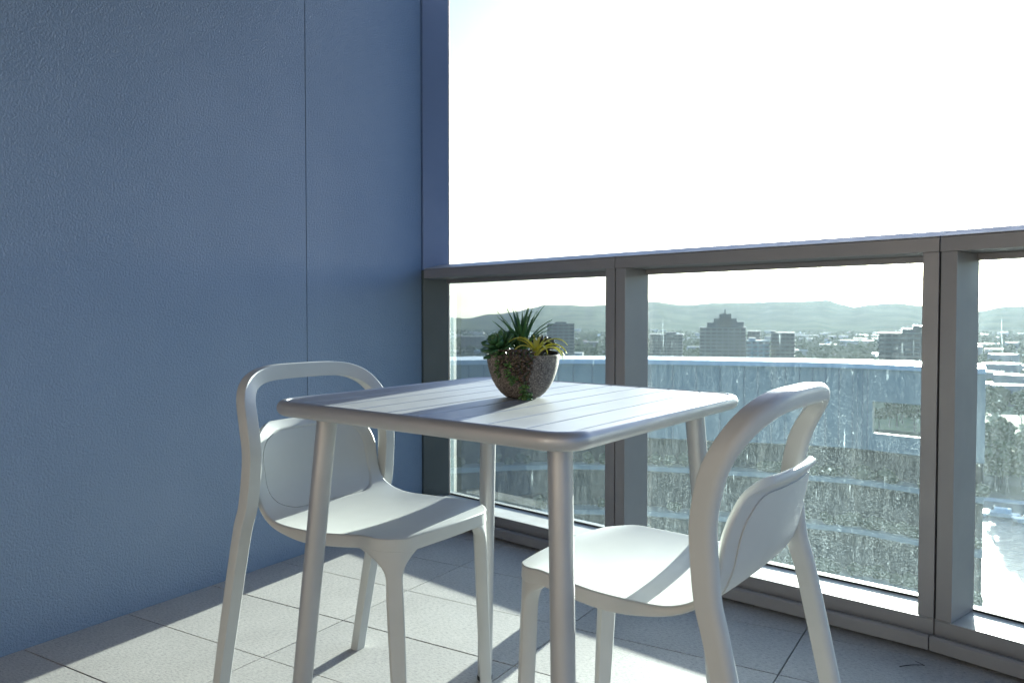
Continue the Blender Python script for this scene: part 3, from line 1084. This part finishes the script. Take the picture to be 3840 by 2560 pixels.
def trail(a0, a1, zend, seed, n=20, out=0.0, mat_switch=0.5, size=0.0098, run=0.0):
    """stem from inside the rim, over it and down the outside; angle from the viewer-facing direction (deg, + = right)"""
    r_ = random.Random(seed)
    pts = []
    for t in (0, .25, .5, .75, 1.0):
        a = R(a0); d = RT * math.sin(a) - AW * math.cos(a)
        rr = 0.044 + (0.0705 - 0.044) * t
        pts.append(BC + d * rr + Vector((0, 0, 0.076 + 0.012 * math.sin(math.pi * t) + 0.0085 * t)))
    for i in range(1, 9):
        t = i / 8
        z = 0.080 + (zend - 0.080) * t
        a = R(a0 + (a1 - a0) * t + 4 * math.sin(t * 7 + seed)); d = RT * math.sin(a) - AW * math.cos(a)
        pts.append(BC + d * (bowl_r(z) + 0.0028) + Vector((0, 0, z)))
    if run:
        for i in range(1, 5):
            t = i / 4
            a = R(a1 + run * t); d = RT * math.sin(a) - AW * math.cos(a)
            pts.append(BC + d * (0.042 + 0.006 * math.sin(t * 3)) + Vector((0, 0, 0.0045)))
    pts = [tuple(p - trw) for p in pts]
    sm = catmull(pts, 4)
    v_, f_ = sweep(sm, lambda i, t: circ(0.0007, 5), (0.3, 0.2, 1))
    smootho(link('stem', mesh('stem', v_, f_), TRAILG, tr))
    L = len(sm)
    for q in range(n):
        t = (q + 0.5) / n
        i = min(L - 2, int(t * (L - 1)))
        p = Vector(sm[i]); T = (Vector(sm[i + 1]) - p).normalized()
        outw = (p + trw - BC); outw.z = 0; outw.normalize()
        for sgn in (-1, 1):
            if r_.random() < 0.06: continue
            side = T.cross(outw).normalized() * sgn
            d = (side * r_.uniform(0.5, 1.0) + outw * r_.uniform(0.15, 0.75) + T * r_.uniform(-0.1, 0.5)).normalized()
            me = beadG if (t > mat_switch + r_.uniform(-0.12, 0.12)) else beadB
            o = bpy.data.objects.new('leaf', me); COL.objects.link(o); o.parent = tr
            rot = d.to_track_quat('X', 'Z').to_matrix().to_4x4()
            o.matrix_local = Matrix.Translation(p) @ rot @ Matrix.Scale(size * r_.uniform(0.75, 1.15), 4)
trail(-24, -20, 0.030, 1, 20, mat_switch=0.45)
trail(-10, -4, 0.006, 2, 26, mat_switch=0.62, run=26, size=0.0098)
trail(-2, 2, 0.012, 3, 26, mat_switch=0.78)
trail(4, 6, 0.040, 4, 16, mat_switch=2)
trail(-16, -12, 0.052, 5, 13, mat_switch=2)
trail(-44, -42, 0.044, 6, 15, mat_switch=0.35, size=0.0075)
trail(10, 9, 0.058, 7, 11, mat_switch=2)
trail(-32, -33, 0.060, 8, 10, mat_switch=2)

# ------------------------------------------------------------------ small litter on the floor
tw = empty('dry_twig', (-0.175, 2.30, 0.0), 'thin dark hooked twig lying on the floor tiles near the balustrade', 'twig')
TWG = pmat('dark_twig', (0.02, 0.015, 0.012), (0.04, 0.03, 0.02), 40, 0.9)
pp = catmull([(-0.030, -0.027, 0.002), (-0.005, -0.004, 0.003), (0.018, 0.010, 0.003), (0.025, 0.0135, 0.002), (0.014, 0.022, 0.002), (0.002, 0.030, 0.002)], 4)
v_, f_ = sweep(pp, lambda i, t: circ(0.0011 - 0.0006 * t, 5), (0.1, 0.2, 1))
link('stem', mesh('stem', v_, f_), TWG, tw)
mb = MB()
for i in range(46):
    x, y = rnd.uniform(-2.1, -0.1), rnd.uniform(0.9, 2.45)
    s = rnd.uniform(0.0007, 0.0022)
    h = s * 0.5
    mb.add([(x - s, y, 0.0005), (x, y - s * 0.7, 0.0005), (x + s, y, 0.0005), (x, y + s * 0.6, 0.0005), (x + s * .2, y, h + 0.0005)], [(0, 1, 4), (1, 2, 4), (2, 3, 4), (3, 0, 4), (3, 2, 1, 0)])
o = link('floor_grit', mb.make('floor_grit'), TWG); tag(o, 'dark specks of grit and dust scattered over the floor tiles', 'grit', kind='stuff')

# ------------------------------------------------------------------ the white wing of the building below
WHITE = pmat('white_facade_paint', (0.44, 0.43, 0.37), (0.38, 0.38, 0.33), 0.6, 0.7)
ROOFW = pmat('pale_roof_membrane', (0.78, 0.78, 0.77), (0.68, 0.68, 0.67), 0.9, 0.4)
DKGL = pmat('dark_glazing', (0.02, 0.035, 0.04), (0.03, 0.05, 0.055), 0.35, 0.12, 0.3)
wing_pts = [(-37.01, 34.79), (-34.81, 39.65), (-31.81, 44.41), (-28.88, 47.49), (-25.48, 50.03), (-20.66, 52.27), (-14.52, 53.79), (-11.11, 54.58), (-7.89, 54.91), (-6.69, 54.70), (-3.79, 53.90), (-0.54, 52.96)]
wing = empty('curved_white_wing', (-17, 53, -60), 'curved white building wing just below eye level with bright roof edge and dark balcony storeys', 'building')
WP = [Vector(p) for p in wing_pts]
def woff(i, d):
    if i == 0: t = (WP[1] - WP[0])
    elif i == len(WP) - 1: t = WP[-1] - WP[-2]
    else: t = WP[i + 1] - WP[i - 1]
    t.normalize(); n = Vector((-t.y, t.x)) if i < len(WP) - 1 else Vector((-0.03, 1.0))
    return WP[i] + n * d
def wing_strip(name, i0, i1, d0, d1, z0, z1, mat, bev=0):
    v, f = [], []
    for i in range(i0, i1 + 1):
        for d, z in ((d0, z0), (d1, z0), (d1, z1), (d0, z1)):
            q = woff(i, d); v.append((q.x + 17, q.y - 53, z + 60))
    n = i1 - i0 + 1
    for i in range(n - 1):
        for j in range(4):
            f.append((i * 4 + j, i * 4 + (j + 1) % 4, (i + 1) * 4 + (j + 1) % 4, (i + 1) * 4 + j))
    f.append((0, 1, 2, 3)); f.append(tuple((n - 1) * 4 + j for j in (3, 2, 1, 0)))
    o = link(name, mesh(name, v, f), mat, wing)
    return o
last = len(WP) - 1
wing_strip('parapet_wall', 0, 9, 0.0, 0.35, -7.45, -2.3, WHITE)
wing_strip('parapet_wall', 9, 10, 0.0, 0.35, -7.45, -6.35, WHITE)
wing_strip('parapet_wall', 9, 10, 0.0, 0.35, -4.35, -2.3, WHITE)
wing_strip('parapet_wall', 10, last, 0.0, 0.35, -7.45, -2.3, WHITE)
wing_strip('roof_edge', 0, last, -0.15, 5.0, -2.3, -1.98, ROOFW)
for i_ in range(0, 12 * 4):
    t_ = i_ / 4; a_ = int(t_)
    if a_ >= last or (a_ == 9): continue
    q = woff(a_, -0.012).lerp(woff(a_ + 1, -0.012), t_ - a_)
    box('panel_joint', (q.x + 17 - 0.03, q.x + 17 + 0.03, q.y - 53 - 0.03, q.y - 53 + 0.05, 52.57, 57.65), FRAME, wing)
wing_strip('deck', 0, last, 0.35, 5.0, -7.45, -7.1, WHITE)
for k_, zc in enumerate((-9.55, -12.72, -15.9, -19.1)):
    wing_strip('floor_slab', 0, last, -0.1, 8.0, zc - 0.2, zc + 0.12, WHITE)
tops = [-7.45, -9.75, -12.92, -16.1, -19.3]; bots = [-9.43, -12.6, -15.78, -18.98, -60]
for zt, zb in zip(tops, bots):
    wing_strip('glazing', 0, last, 1.5, 8.0, zb + 0.005, zt - 0.005, DKGL)
# shrubs on the planted ledge of the storey balconies
PLNT = pmat('balcony_planting', (0.035, 0.06, 0.022), (0.09, 0.12, 0.04), 2.0, 0.9)
mb = MB()
def blob(mb, c, r, rg, k=6, sq=0.8):
    v, f = [], []
    rows = 4
    for i in range(rows + 1):
        ph = math.pi * (i + 0.35) / (rows + 0.7)
        for j in range(k):
            a = 2 * math.pi * (j + 0.5 * (i % 2)) / k
            rr = r * rg.uniform(0.75, 1.2)
            v.append((c[0] + rr * math.sin(ph) * math.cos(a), c[1] + rr * math.sin(ph) * math.sin(a), c[2] + rr * sq * math.cos(ph)))
    for i in range(rows):
        for j in range(k):
            f.append((i * k + j, i * k + (j + 1) % k, (i + 1) * k + (j + 1) % k, (i + 1) * k + j))
    f.append(tuple(range(k))); f.append(tuple(rows * k + j for j in range(k))[::-1])
    mb.add(v, f)
rg = random.Random(3)
for i in range(240):
    t = rg.uniform(1, last - 0.05); a = int(t); lv = rg.choice((-9.43, -12.6, -15.78))
    q = woff(a, rg.uniform(0.2, 1.0)).lerp(woff(a + 1, 0.6), t - a)
    blob(mb, (q.x, q.y, lv + rg.uniform(0.2, 0.5)), rg.uniform(0.25, 0.6), rg)
o = link('balcony_planting', mb.make('balcony_planting'), PLNT, None); tag(o, 'shrubs growing along the balcony ledges of the curved white wing', 'shrubs', kind='stuff')

# ------------------------------------------------------------------ city ground, river, hills
GZ = -60.0
def az_pt(az, D, z):
    a = R(az); return Vector((math.sin(a) * D, math.cos(a) * D, z))
v, f = [], []
for i in range(97):
    a = 2 * math.pi * i / 96
    v.append((12000 * math.sin(a), 12000 * math.cos(a), GZ))
v[-1] = (0, 0, GZ)
f = [(i, (i + 1) % 96, 96) for i in range(96)]
CITY = pmat('distant_city_ground', (0.045, 0.060, 0.035), (0.16, 0.155, 0.14), 0.012, 0.95, spec=0.0, detail=8, lo=0.42, hi=0.62)
ground = struct(link('ground', mesh('ground', v, f), CITY))

def water_material():
    m, nt, out = nt_new('river_water')
    p = nt.nodes.new('ShaderNodeBsdfPrincipled')
    nt.links.new(p.outputs[0], out.inputs['Surface'])
    v = coords(nt)
    p.inputs['Base Color'].default_value = (0.02, 0.035, 0.045, 1)
    p.inputs['Roughness'].default_value = 0.17
    p.inputs['Specular IOR Level'].default_value = 0.25
    a = noise_node(nt, v, 0.45, 4, 0.65); b = noise_node(nt, v, 0.06, 2)
    h = math_node(nt, 'ADD', a, math_node(nt, 'MULTIPLY', b, 1.5))
    nt.links.new(bump_node(nt, h, 0.9, 0.9), p.inputs['Normal'])
    return m
WATER = water_material()
def flat_quad(name, pts, z, mat, thick=0.0):
    return link(name, mesh(name, [(p[0], p[1], z) for p in pts], [tuple(range(len(pts)))]), mat)
river = struct(flat_quad('river', [(-700, 150), (-60, 170), (60, 175), (500, 200), (500, 300), (60, 292), (-60, 292), (-700, 330)], GZ + 0.05, WATER))
LAWN = pmat('lawn', (0.07, 0.13, 0.03), (0.12, 0.19, 0.05), 0.05, 0.9)
park = struct(flat_quad('park_lawn', [(-260, 480), (120, 470), (130, 640), (-240, 650)], GZ + 0.06, LAWN))
PATHM = pmat('pale_path', (0.5, 0.48, 0.44), (0.42, 0.4, 0.37), 0.1, 0.9)
struct(flat_quad('riverside_path', [(-300, 312), (200, 304), (200, 310), (-300, 319)], GZ + 0.10, PATHM))
struct(flat_quad('road', [(-400, 445), (300, 430), (300, 441), (-400, 457)], GZ + 0.08, pmat('asphalt', (0.05, 0.05, 0.052), (0.06, 0.06, 0.06), 0.3, 0.85)))

# hills: ridge profile by azimuth (degrees, elevation seen from the balcony)
ridge = [(-75, 0.5), (-60, 0.4), (-50, 0.2), (-43, 0.0), (-39.4, -0.07), (-37.5, 0.0), (-35.7, 0.06), (-34.56, -0.02), (-33.0, 0.31), (-32.3, 0.31), (-31.2, 0.464), (-30.1, 0.713), (-29.0, 0.961),
         (-27.2, 0.959), (-26.1, 0.882), (-24.8, 0.956), (-23.2, 1.10), (-21.5, 1.193), (-19.1, 0.922), (-17.3, 1.064), (-15.0, 1.107), (-12.8, 1.148), (-11.1, 1.155),
         (-9.8, 1.234), (-8.9, 0.943), (-8.2, 0.727), (-7.1, 0.93), (-5.75, 0.989), (-4.05, 0.805), (-2.5, 0.609), (-1.0, 0.434), (0.3, 0.722), (1.3, 0.762), (3.4, 0.665), (8, 0.8), (16, 0.5), (28, 0.7), (45, 0.4), (70, 0.5)]
def ridge_el(az):
    for (a0, e0), (a1, e1) in zip(ridge, ridge[1:]):
        if a0 <= az <= a1:
            t = (az - a0) / (a1 - a0); t = t * t * (3 - 2 * t) * 0.6 + t * 0.4
            return e0 + (e1 - e0) * t
    return 0.5
v, f = [], []
NAZ, ND = 620, 46
DR = 5600.0
for i in range(NAZ + 1):
    az = -70 + 136 * i / NAZ
    zr = math.tan(R(ridge_el(az))) * DR + 1.0
    zr += (noise.fractal(Vector((az * 1.7, 3.1, 0)), 1.0, 2.0, 4)) * 2.5
    for j in range(ND + 1):
        D = 3000 + (8200 - 3000) * j / ND
        t = 1 - abs(D - DR) / (2600 if D < DR else 3000)
        t = max(0, t)
        sh = sstep(0, 1, t) ** 1.15
        p = az_pt(az, D, 0)
        fr = noise.fractal(Vector((p.x / 900, p.y / 900, 0.7)), 1.0, 2.1, 6)
        spur = noise.fractal(Vector((az * 0.35, D / 2500, 4.0)), 1.0, 2.0, 4)
        z = GZ - 2 + (zr - GZ) * min(1.0, sh * (1 + 0.55 * spur * (1 - sh)))
        z += fr * 16 * (1 - sh) * min(1, t * 6)
        v.append((p.x, p.y, z))
for i in range(NAZ):
    for j in range(ND):
        a = i * (ND + 1) + j
        f.append((a, a + 1, a + ND + 2, a + ND + 1))
FOREST = pmat('forested_hill', (0.030, 0.050, 0.026), (0.065, 0.080, 0.040), 0.006, 0.95, spec=0.0, detail=10, lo=0.4, hi=0.6)
hills = struct(link('hills', mesh('hills', v, f), FOREST, smooth=True))

# towers
TWR = pmat('dark_tower_facade', (0.04, 0.05, 0.06), (0.055, 0.065, 0.075), 0.05, 0.5)
TWR2 = pmat('pale_tower_facade', (0.42, 0.42, 0.41), (0.36, 0.36, 0.36), 0.05, 0.7)
SLB = pmat('tower_floor_band', (0.12, 0.13, 0.14), (0.09, 0.10, 0.11), 0.1, 0.7)
WIN = pmat('tower_window', (0.02, 0.03, 0.04), (0.04, 0.05, 0.06), 0.2, 0.15)
def tower(label, az0, az1, el_top, D, depth, mat=TWR, steps=(), floors=16, fh=3.3, bays=6, name='tower_block'):
    azc = (az0 + az1) / 2
    w = 2 * D * math.tan(R((az1 - az0) / 2))
    zt = D * math.tan(R(el_top)) + CAM_Z
    base = az_pt(azc, D + depth / 2, GZ)
    root = empty(name, base, label, 'building', rz=-R(azc))
    H_ = zt - GZ
    box('core', (-w / 2 + 0.5, w / 2 - 0.5, -depth / 2 + 0.5, depth / 2 - 0.5, 0, H_ - 0.3), mat, root)
    me = mesh('floor_band', *box_vf(-w / 2, w / 2, -depth / 2, depth / 2, 0, 0.9)); me.materials.append(SLB if mat is not TWR2 else TWR2)
    wm = mesh('window', *box_vf(-w / bays * 0.36, w / bays * 0.36, -0.1, 0.1, 0, fh - 1.5)); wm.materials.append(WIN)
    for k_ in range(floors):
        z = H_ - 1.0 - k_ * fh
        o = bpy.data.objects.new('floor_band', me); COL.objects.link(o); o.parent = root; o.location = (0, 0, z)
        if k_ < 10:
            for b in range(bays):
                q = bpy.data.objects.new('window', wm); COL.objects.link(q); q.parent = root
                q.location = (-w / 2 + w / bays * (b + 0.5), -depth / 2 + 0.42, z - fh + 1.15)
    for (x0, x1, hh, nm) in steps:
        box(nm, (-w / 2 + w * x0, -w / 2 + w * x1, -depth * 0.35, depth * 0.35, H_ + 0.0, H_ + hh), mat, root)
    return root
tower('dark blue-grey slab tower seen just right of the potted plant', -28.9, -26.9, -0.38, 800, 22, bays=5, steps=((0.3, 0.7, 1.5, 'plant_room'),))
t2 = tower('largest dark tower with a stepped crown, behind the middle pane', -18.148, -15.0, -0.64, 750, 30, bays=8,
           steps=((0.16, 0.30, 4.2, 'roof_wing'), (0.30, 0.80, 8.0, 'crown_storey'), (0.42, 0.68, 12.2, 'crown_top'), (0.53, 0.56, 16.0, 'mast'), (0.80, 0.95, 5.0, 'roof_wing')))
tower('lower dark block joined to the right of the crowned tower', -14.95, -14.05, -0.88, 760, 24, bays=3)
tower('pale apartment block with balconies between two dark blocks', -15.0, -13.45, -1.54, 690, 20, TWR2, bays=4, steps=((0.1, 0.4, 2.0, 'plant_room'),))
tower('dark square block with a pale left edge, right of the pale apartments', -13.4, -11.8, -0.98, 710, 24, bays=5, steps=((0.0, 0.2, 1.2, 'plant_room'),))
tower('low wide dark block next to the bronze post in the middle pane', -21.6, -19.26, -1.13, 880, 26, bays=6, steps=((0.5, 0.8, 2.0, 'plant_room'),))
tower('broad dark block with a raised right half, left of the sunlit post', -6.7, -3.0, -0.95, 640, 30, bays=9, steps=((0.38, 1.0, 3.0, 'upper_storey'), (0.55, 0.75, 5.2, 'plant_room')))
tower('faint blue block at the far left of the first pane', -35.1, -33.3, -1.32, 1500, 40, bays=6)
tower('small bright white block at the left edge of the first pane', -35.62, -35.2, -2.33, 620, 10, TWR2, floors=4, bays=2)
tower('slim pale tower in front of the hills between the left pane buildings', -32.9, -32.3, -1.5, 1300, 18, TWR2, bays=2, floors=8)
tower('distant pale slab block in front of the hills, centre of the middle pane', -10.3, -8.6, -1.75, 1700, 30, TWR2, bays=5, floors=8)
tower('distant grey block right of the dark slab tower', -26.3, -25.2, -1.7, 1600, 25, bays=3, floors=8)
tower('pale distant block seen through the right-hand pane', -0.7, 0.3, -1.9, 1500, 25, TWR2, bays=4, floors=8)

# low buildings across the plain, one object each
LOWM = [pmat('low_wall_%s' % n_, a, b, 0.1, 0.8) for n_, a, b in (('white', (0.62, 0.61, 0.59), (0.5, 0.5, 0.48)), ('tan', (0.36, 0.31, 0.26), (0.3, 0.26, 0.22)), ('grey', (0.25, 0.26, 0.27), (0.2, 0.2, 0.21)))]
LOWR = [pmat('low_roof_%s' % n_, a, b, 0.1, 0.55) for n_, a, b in (('white', (0.68, 0.68, 0.67), (0.55, 0.55, 0.54)), ('red', (0.24, 0.11, 0.08), (0.18, 0.09, 0.07)), ('grey', (0.2, 0.21, 0.22), (0.3, 0.3, 0.31)))]
def low_mesh(kind, w, d, h):
    mb = MB(); mb.box(-w / 2, w / 2, -d / 2, d / 2, 0, h)
    wallm = mb.make('walls')
    e = 0.4
    if kind:
        v = [(-w / 2 - e, -d / 2 - e, h), (w / 2 + e, -d / 2 - e, h), (w / 2 + e, d / 2 + e, h), (-w / 2 - e, d / 2 + e, h), (-w / 2 + d / 2, 0, h + d * 0.22), (w / 2 - d / 2, 0, h + d * 0.22)]
        f = [(0, 3, 2, 1), (0, 1, 5, 4), (1, 2, 5), (2, 3, 4, 5), (3, 0, 4)]
        roofm = mesh('roof', v, f)
    else:
        mb = MB(); mb.box(-w / 2 - .1, w / 2 + .1, -d / 2 - .1, d / 2 + .1, h, h + 0.6); roofm = mb.make('roof')
    return wallm, roofm
protos = []
for n_ in range(8):
    w, d, h = [(16, 11, 6), (34, 18, 9), (22, 14, 12), (14, 10, 5), (46, 22, 8), (28, 20, 16), (18, 12, 7), (24, 12, 6)][n_]
    wm, rm = low_mesh(n_ in (0, 3, 6), w, d, h)
    wm.materials.append(LOWM[n_ % 3]); rm.materials.append(LOWR[(n_ * 2 + 1) % 3 if n_ % 4 else 0])
    protos.append((wm, rm))
rb = random.Random(21)
def low_building(p, label, group):
    wm, rm = rb.choice(protos)
    root = empty('low_building', p, label, 'building', group, rz=rb.uniform(-0.5, 0.5))
    for nm, me in (('walls', wm), ('roof', rm)):
        o = bpy.data.objects.new(nm, me); COL.objects.link(o); o.parent = root
for i in range(190):
    az = rb.uniform(-36, 1.8); D = 1000 + 2300 * rb.random() ** 0.8
    low_building(az_pt(az, D, GZ), 'small hazy building among the trees of the far city plain', 'low buildings on the city plain')
for i in range(26):
    az = rb.uniform(-1.0, 1.8) if i < 20 else rb.uniform(-6.7, -3.8); D = rb.uniform(660, 1000)
    low_building(az_pt(az, D, GZ), 'low bright-roofed building beyond the park lawn across the river', 'low buildings beyond the park')
# trees of the plain: one mass nobody could count, plus the park trees one by one
mb = MB()
rt_ = random.Random(5)
for i in range(5200):
    az = rt_.uniform(-37, 3); D = 660 + 3400 * rt_.random() ** 0.9
    p = az_pt(az, D, GZ); r = rt_.uniform(4, 10)
    blob(mb, (p.x, p.y, GZ + r * 0.5), r, rt_, k=5)
WOOD = pmat('far_tree_foliage', (0.035, 0.06, 0.022), (0.075, 0.105, 0.04), 0.03, 0.95, spec=0.0)
o = link('city_trees', mb.make('city_trees'), WOOD); tag(o, 'hazy mass of trees between the buildings of the city plain', 'trees', kind='stuff')
TRUNK = pmat('tree_bark', (0.10, 0.08, 0.06), (0.14, 0.11, 0.08), 2, 0.9)
CROWN = pmat('park_tree_foliage', (0.04, 0.075, 0.02), (0.10, 0.15, 0.045), 0.5, 0.85)
def tree_mesh(seed):
    q = random.Random(seed); mbc = MB()
    for i in range(150):
        a, e, r = q.uniform(0, 6.283), q.uniform(-0.5, 1.4), q.uniform(2.0, 4.4)
        c = Vector((r * math.cos(a) * math.cos(e), r * math.sin(a) * math.cos(e), 7.2 + r * 0.85 * math.sin(e)))
        for k_ in range(3):
            cc = c + Vector((q.uniform(-.7, .7), q.uniform(-.7, .7), q.uniform(-.7, .7)))
            d1 = Vector((q.uniform(-1, 1), q.uniform(-1, 1), q.uniform(-1, 1))).normalized() * q.uniform(0.4, 0.8)
            d2 = d1.cross(Vector((q.uniform(-1, 1), q.uniform(-1, 1), q.uniform(-1, 1)))).normalized() * q.uniform(0.4, 0.8)
            mbc.add([cc - d1, cc - d2, cc + d1, cc + d2], [(0, 1, 2, 3)])
    v_, f_ = sweep([(0, 0, 0), (0.1, 0, 3), (0.3, 0.2, 5), (0.2, 0.1, 8)], lambda i, t: circ(0.35 - 0.25 * t, 7), (0, 1, 0))
    return mbc.make('crown'), mesh('trunk', v_, f_)
tms = [tree_mesh(s) for s in (1, 2, 3)]
for c_, t_ in tms: c_.materials.append(CROWN); t_.materials.append(TRUNK)
def tree(p, s, label, group):
    cme, tme = rt_.choice(tms)
    root = empty('park_tree', p, label, 'tree', group, rz=rt_.uniform(0, 6))
    for nm, me in (('crown', cme), ('trunk', tme)):
        o = bpy.data.objects.new(nm, me); COL.objects.link(o); o.parent = root; o.scale = (s, s, s)
for i in range(46):
    az = rt_.uniform(-1.2, 2.0) if i < 26 else rt_.uniform(-7, -3.6)
    D = rt_.uniform(325, 430) if i < 16 else rt_.uniform(470, 640)
    tree(az_pt(az, D, GZ), rt_.uniform(0.9, 1.5), 'leafy green tree on the riverside park seen past the end of the white wing', 'park trees by the river')
# moored boats by the far bank
BOATW = pmat('boat_white', (0.75, 0.75, 0.74), (0.66, 0.66, 0.66), 1, 0.3)
hull_v = [(-6, 0, 1.4), (-5, 1.7, 1.3), (4, 1.7, 1.1), (5, 0, 1.1), (4, -1.7, 1.1), (-5, -1.7, 1.3), (-5, 0, 0), (-4, 1.2, 0), (3.6, 1.3, 0), (4.4, 0, 0), (3.6, -1.3, 0), (-4, -1.2, 0)]
hull_f = [(0, 1, 2, 3, 4, 5), (11, 10, 9, 8, 7, 6)] + [(i, (i + 1) % 6, 6 + (i + 1) % 6, 6 + i) for i in range(6)]
for i, (x, y) in enumerate(((-6, 284), (2, 286), (10, 281), (19, 284))):
    rtb = empty('motor_boat', (x, y, GZ + 0.06), ('leftmost', 'second from left', 'third from left', 'rightmost')[i] + ' of the white boats moored along the far river bank', 'boat', 'boats moored on the river', rz=rb.uniform(-0.15, 0.15))
    o = link('hull', mesh('hull', hull_v, hull_f), BOATW, rtb)
    box('cabin', (-2.2, 2.4, -1.1, 1.1, 1.2, 2.6), BOATW, rtb, 0.25)
    box('windscreen', (-2.45, -2.22, -0.95, 0.95, 1.75, 2.45), WIN, rtb)

# ------------------------------------------------------------------ haze
hm = bpy.data.materials.new('haze_air'); hm.use_nodes = True
hn = hm.node_tree
for n_ in list(hn.nodes): hn.nodes.remove(n_)
ho = hn.nodes.new('ShaderNodeOutputMaterial'); pv = hn.nodes.new('ShaderNodeVolumePrincipled')
pv.inputs['Color'].default_value = (0.74, 0.87, 1.0, 1)
pv.inputs['Density'].default_value = 1.25e-5
pv.inputs['Anisotropy'].default_value = 0.5
hn.links.new(pv.outputs[0], ho.inputs['Volume'])
hz = box('haze', (-12500, 12500, -12500, 12500, GZ - 3, 165), hm)
hz['kind'] = 'stuff'
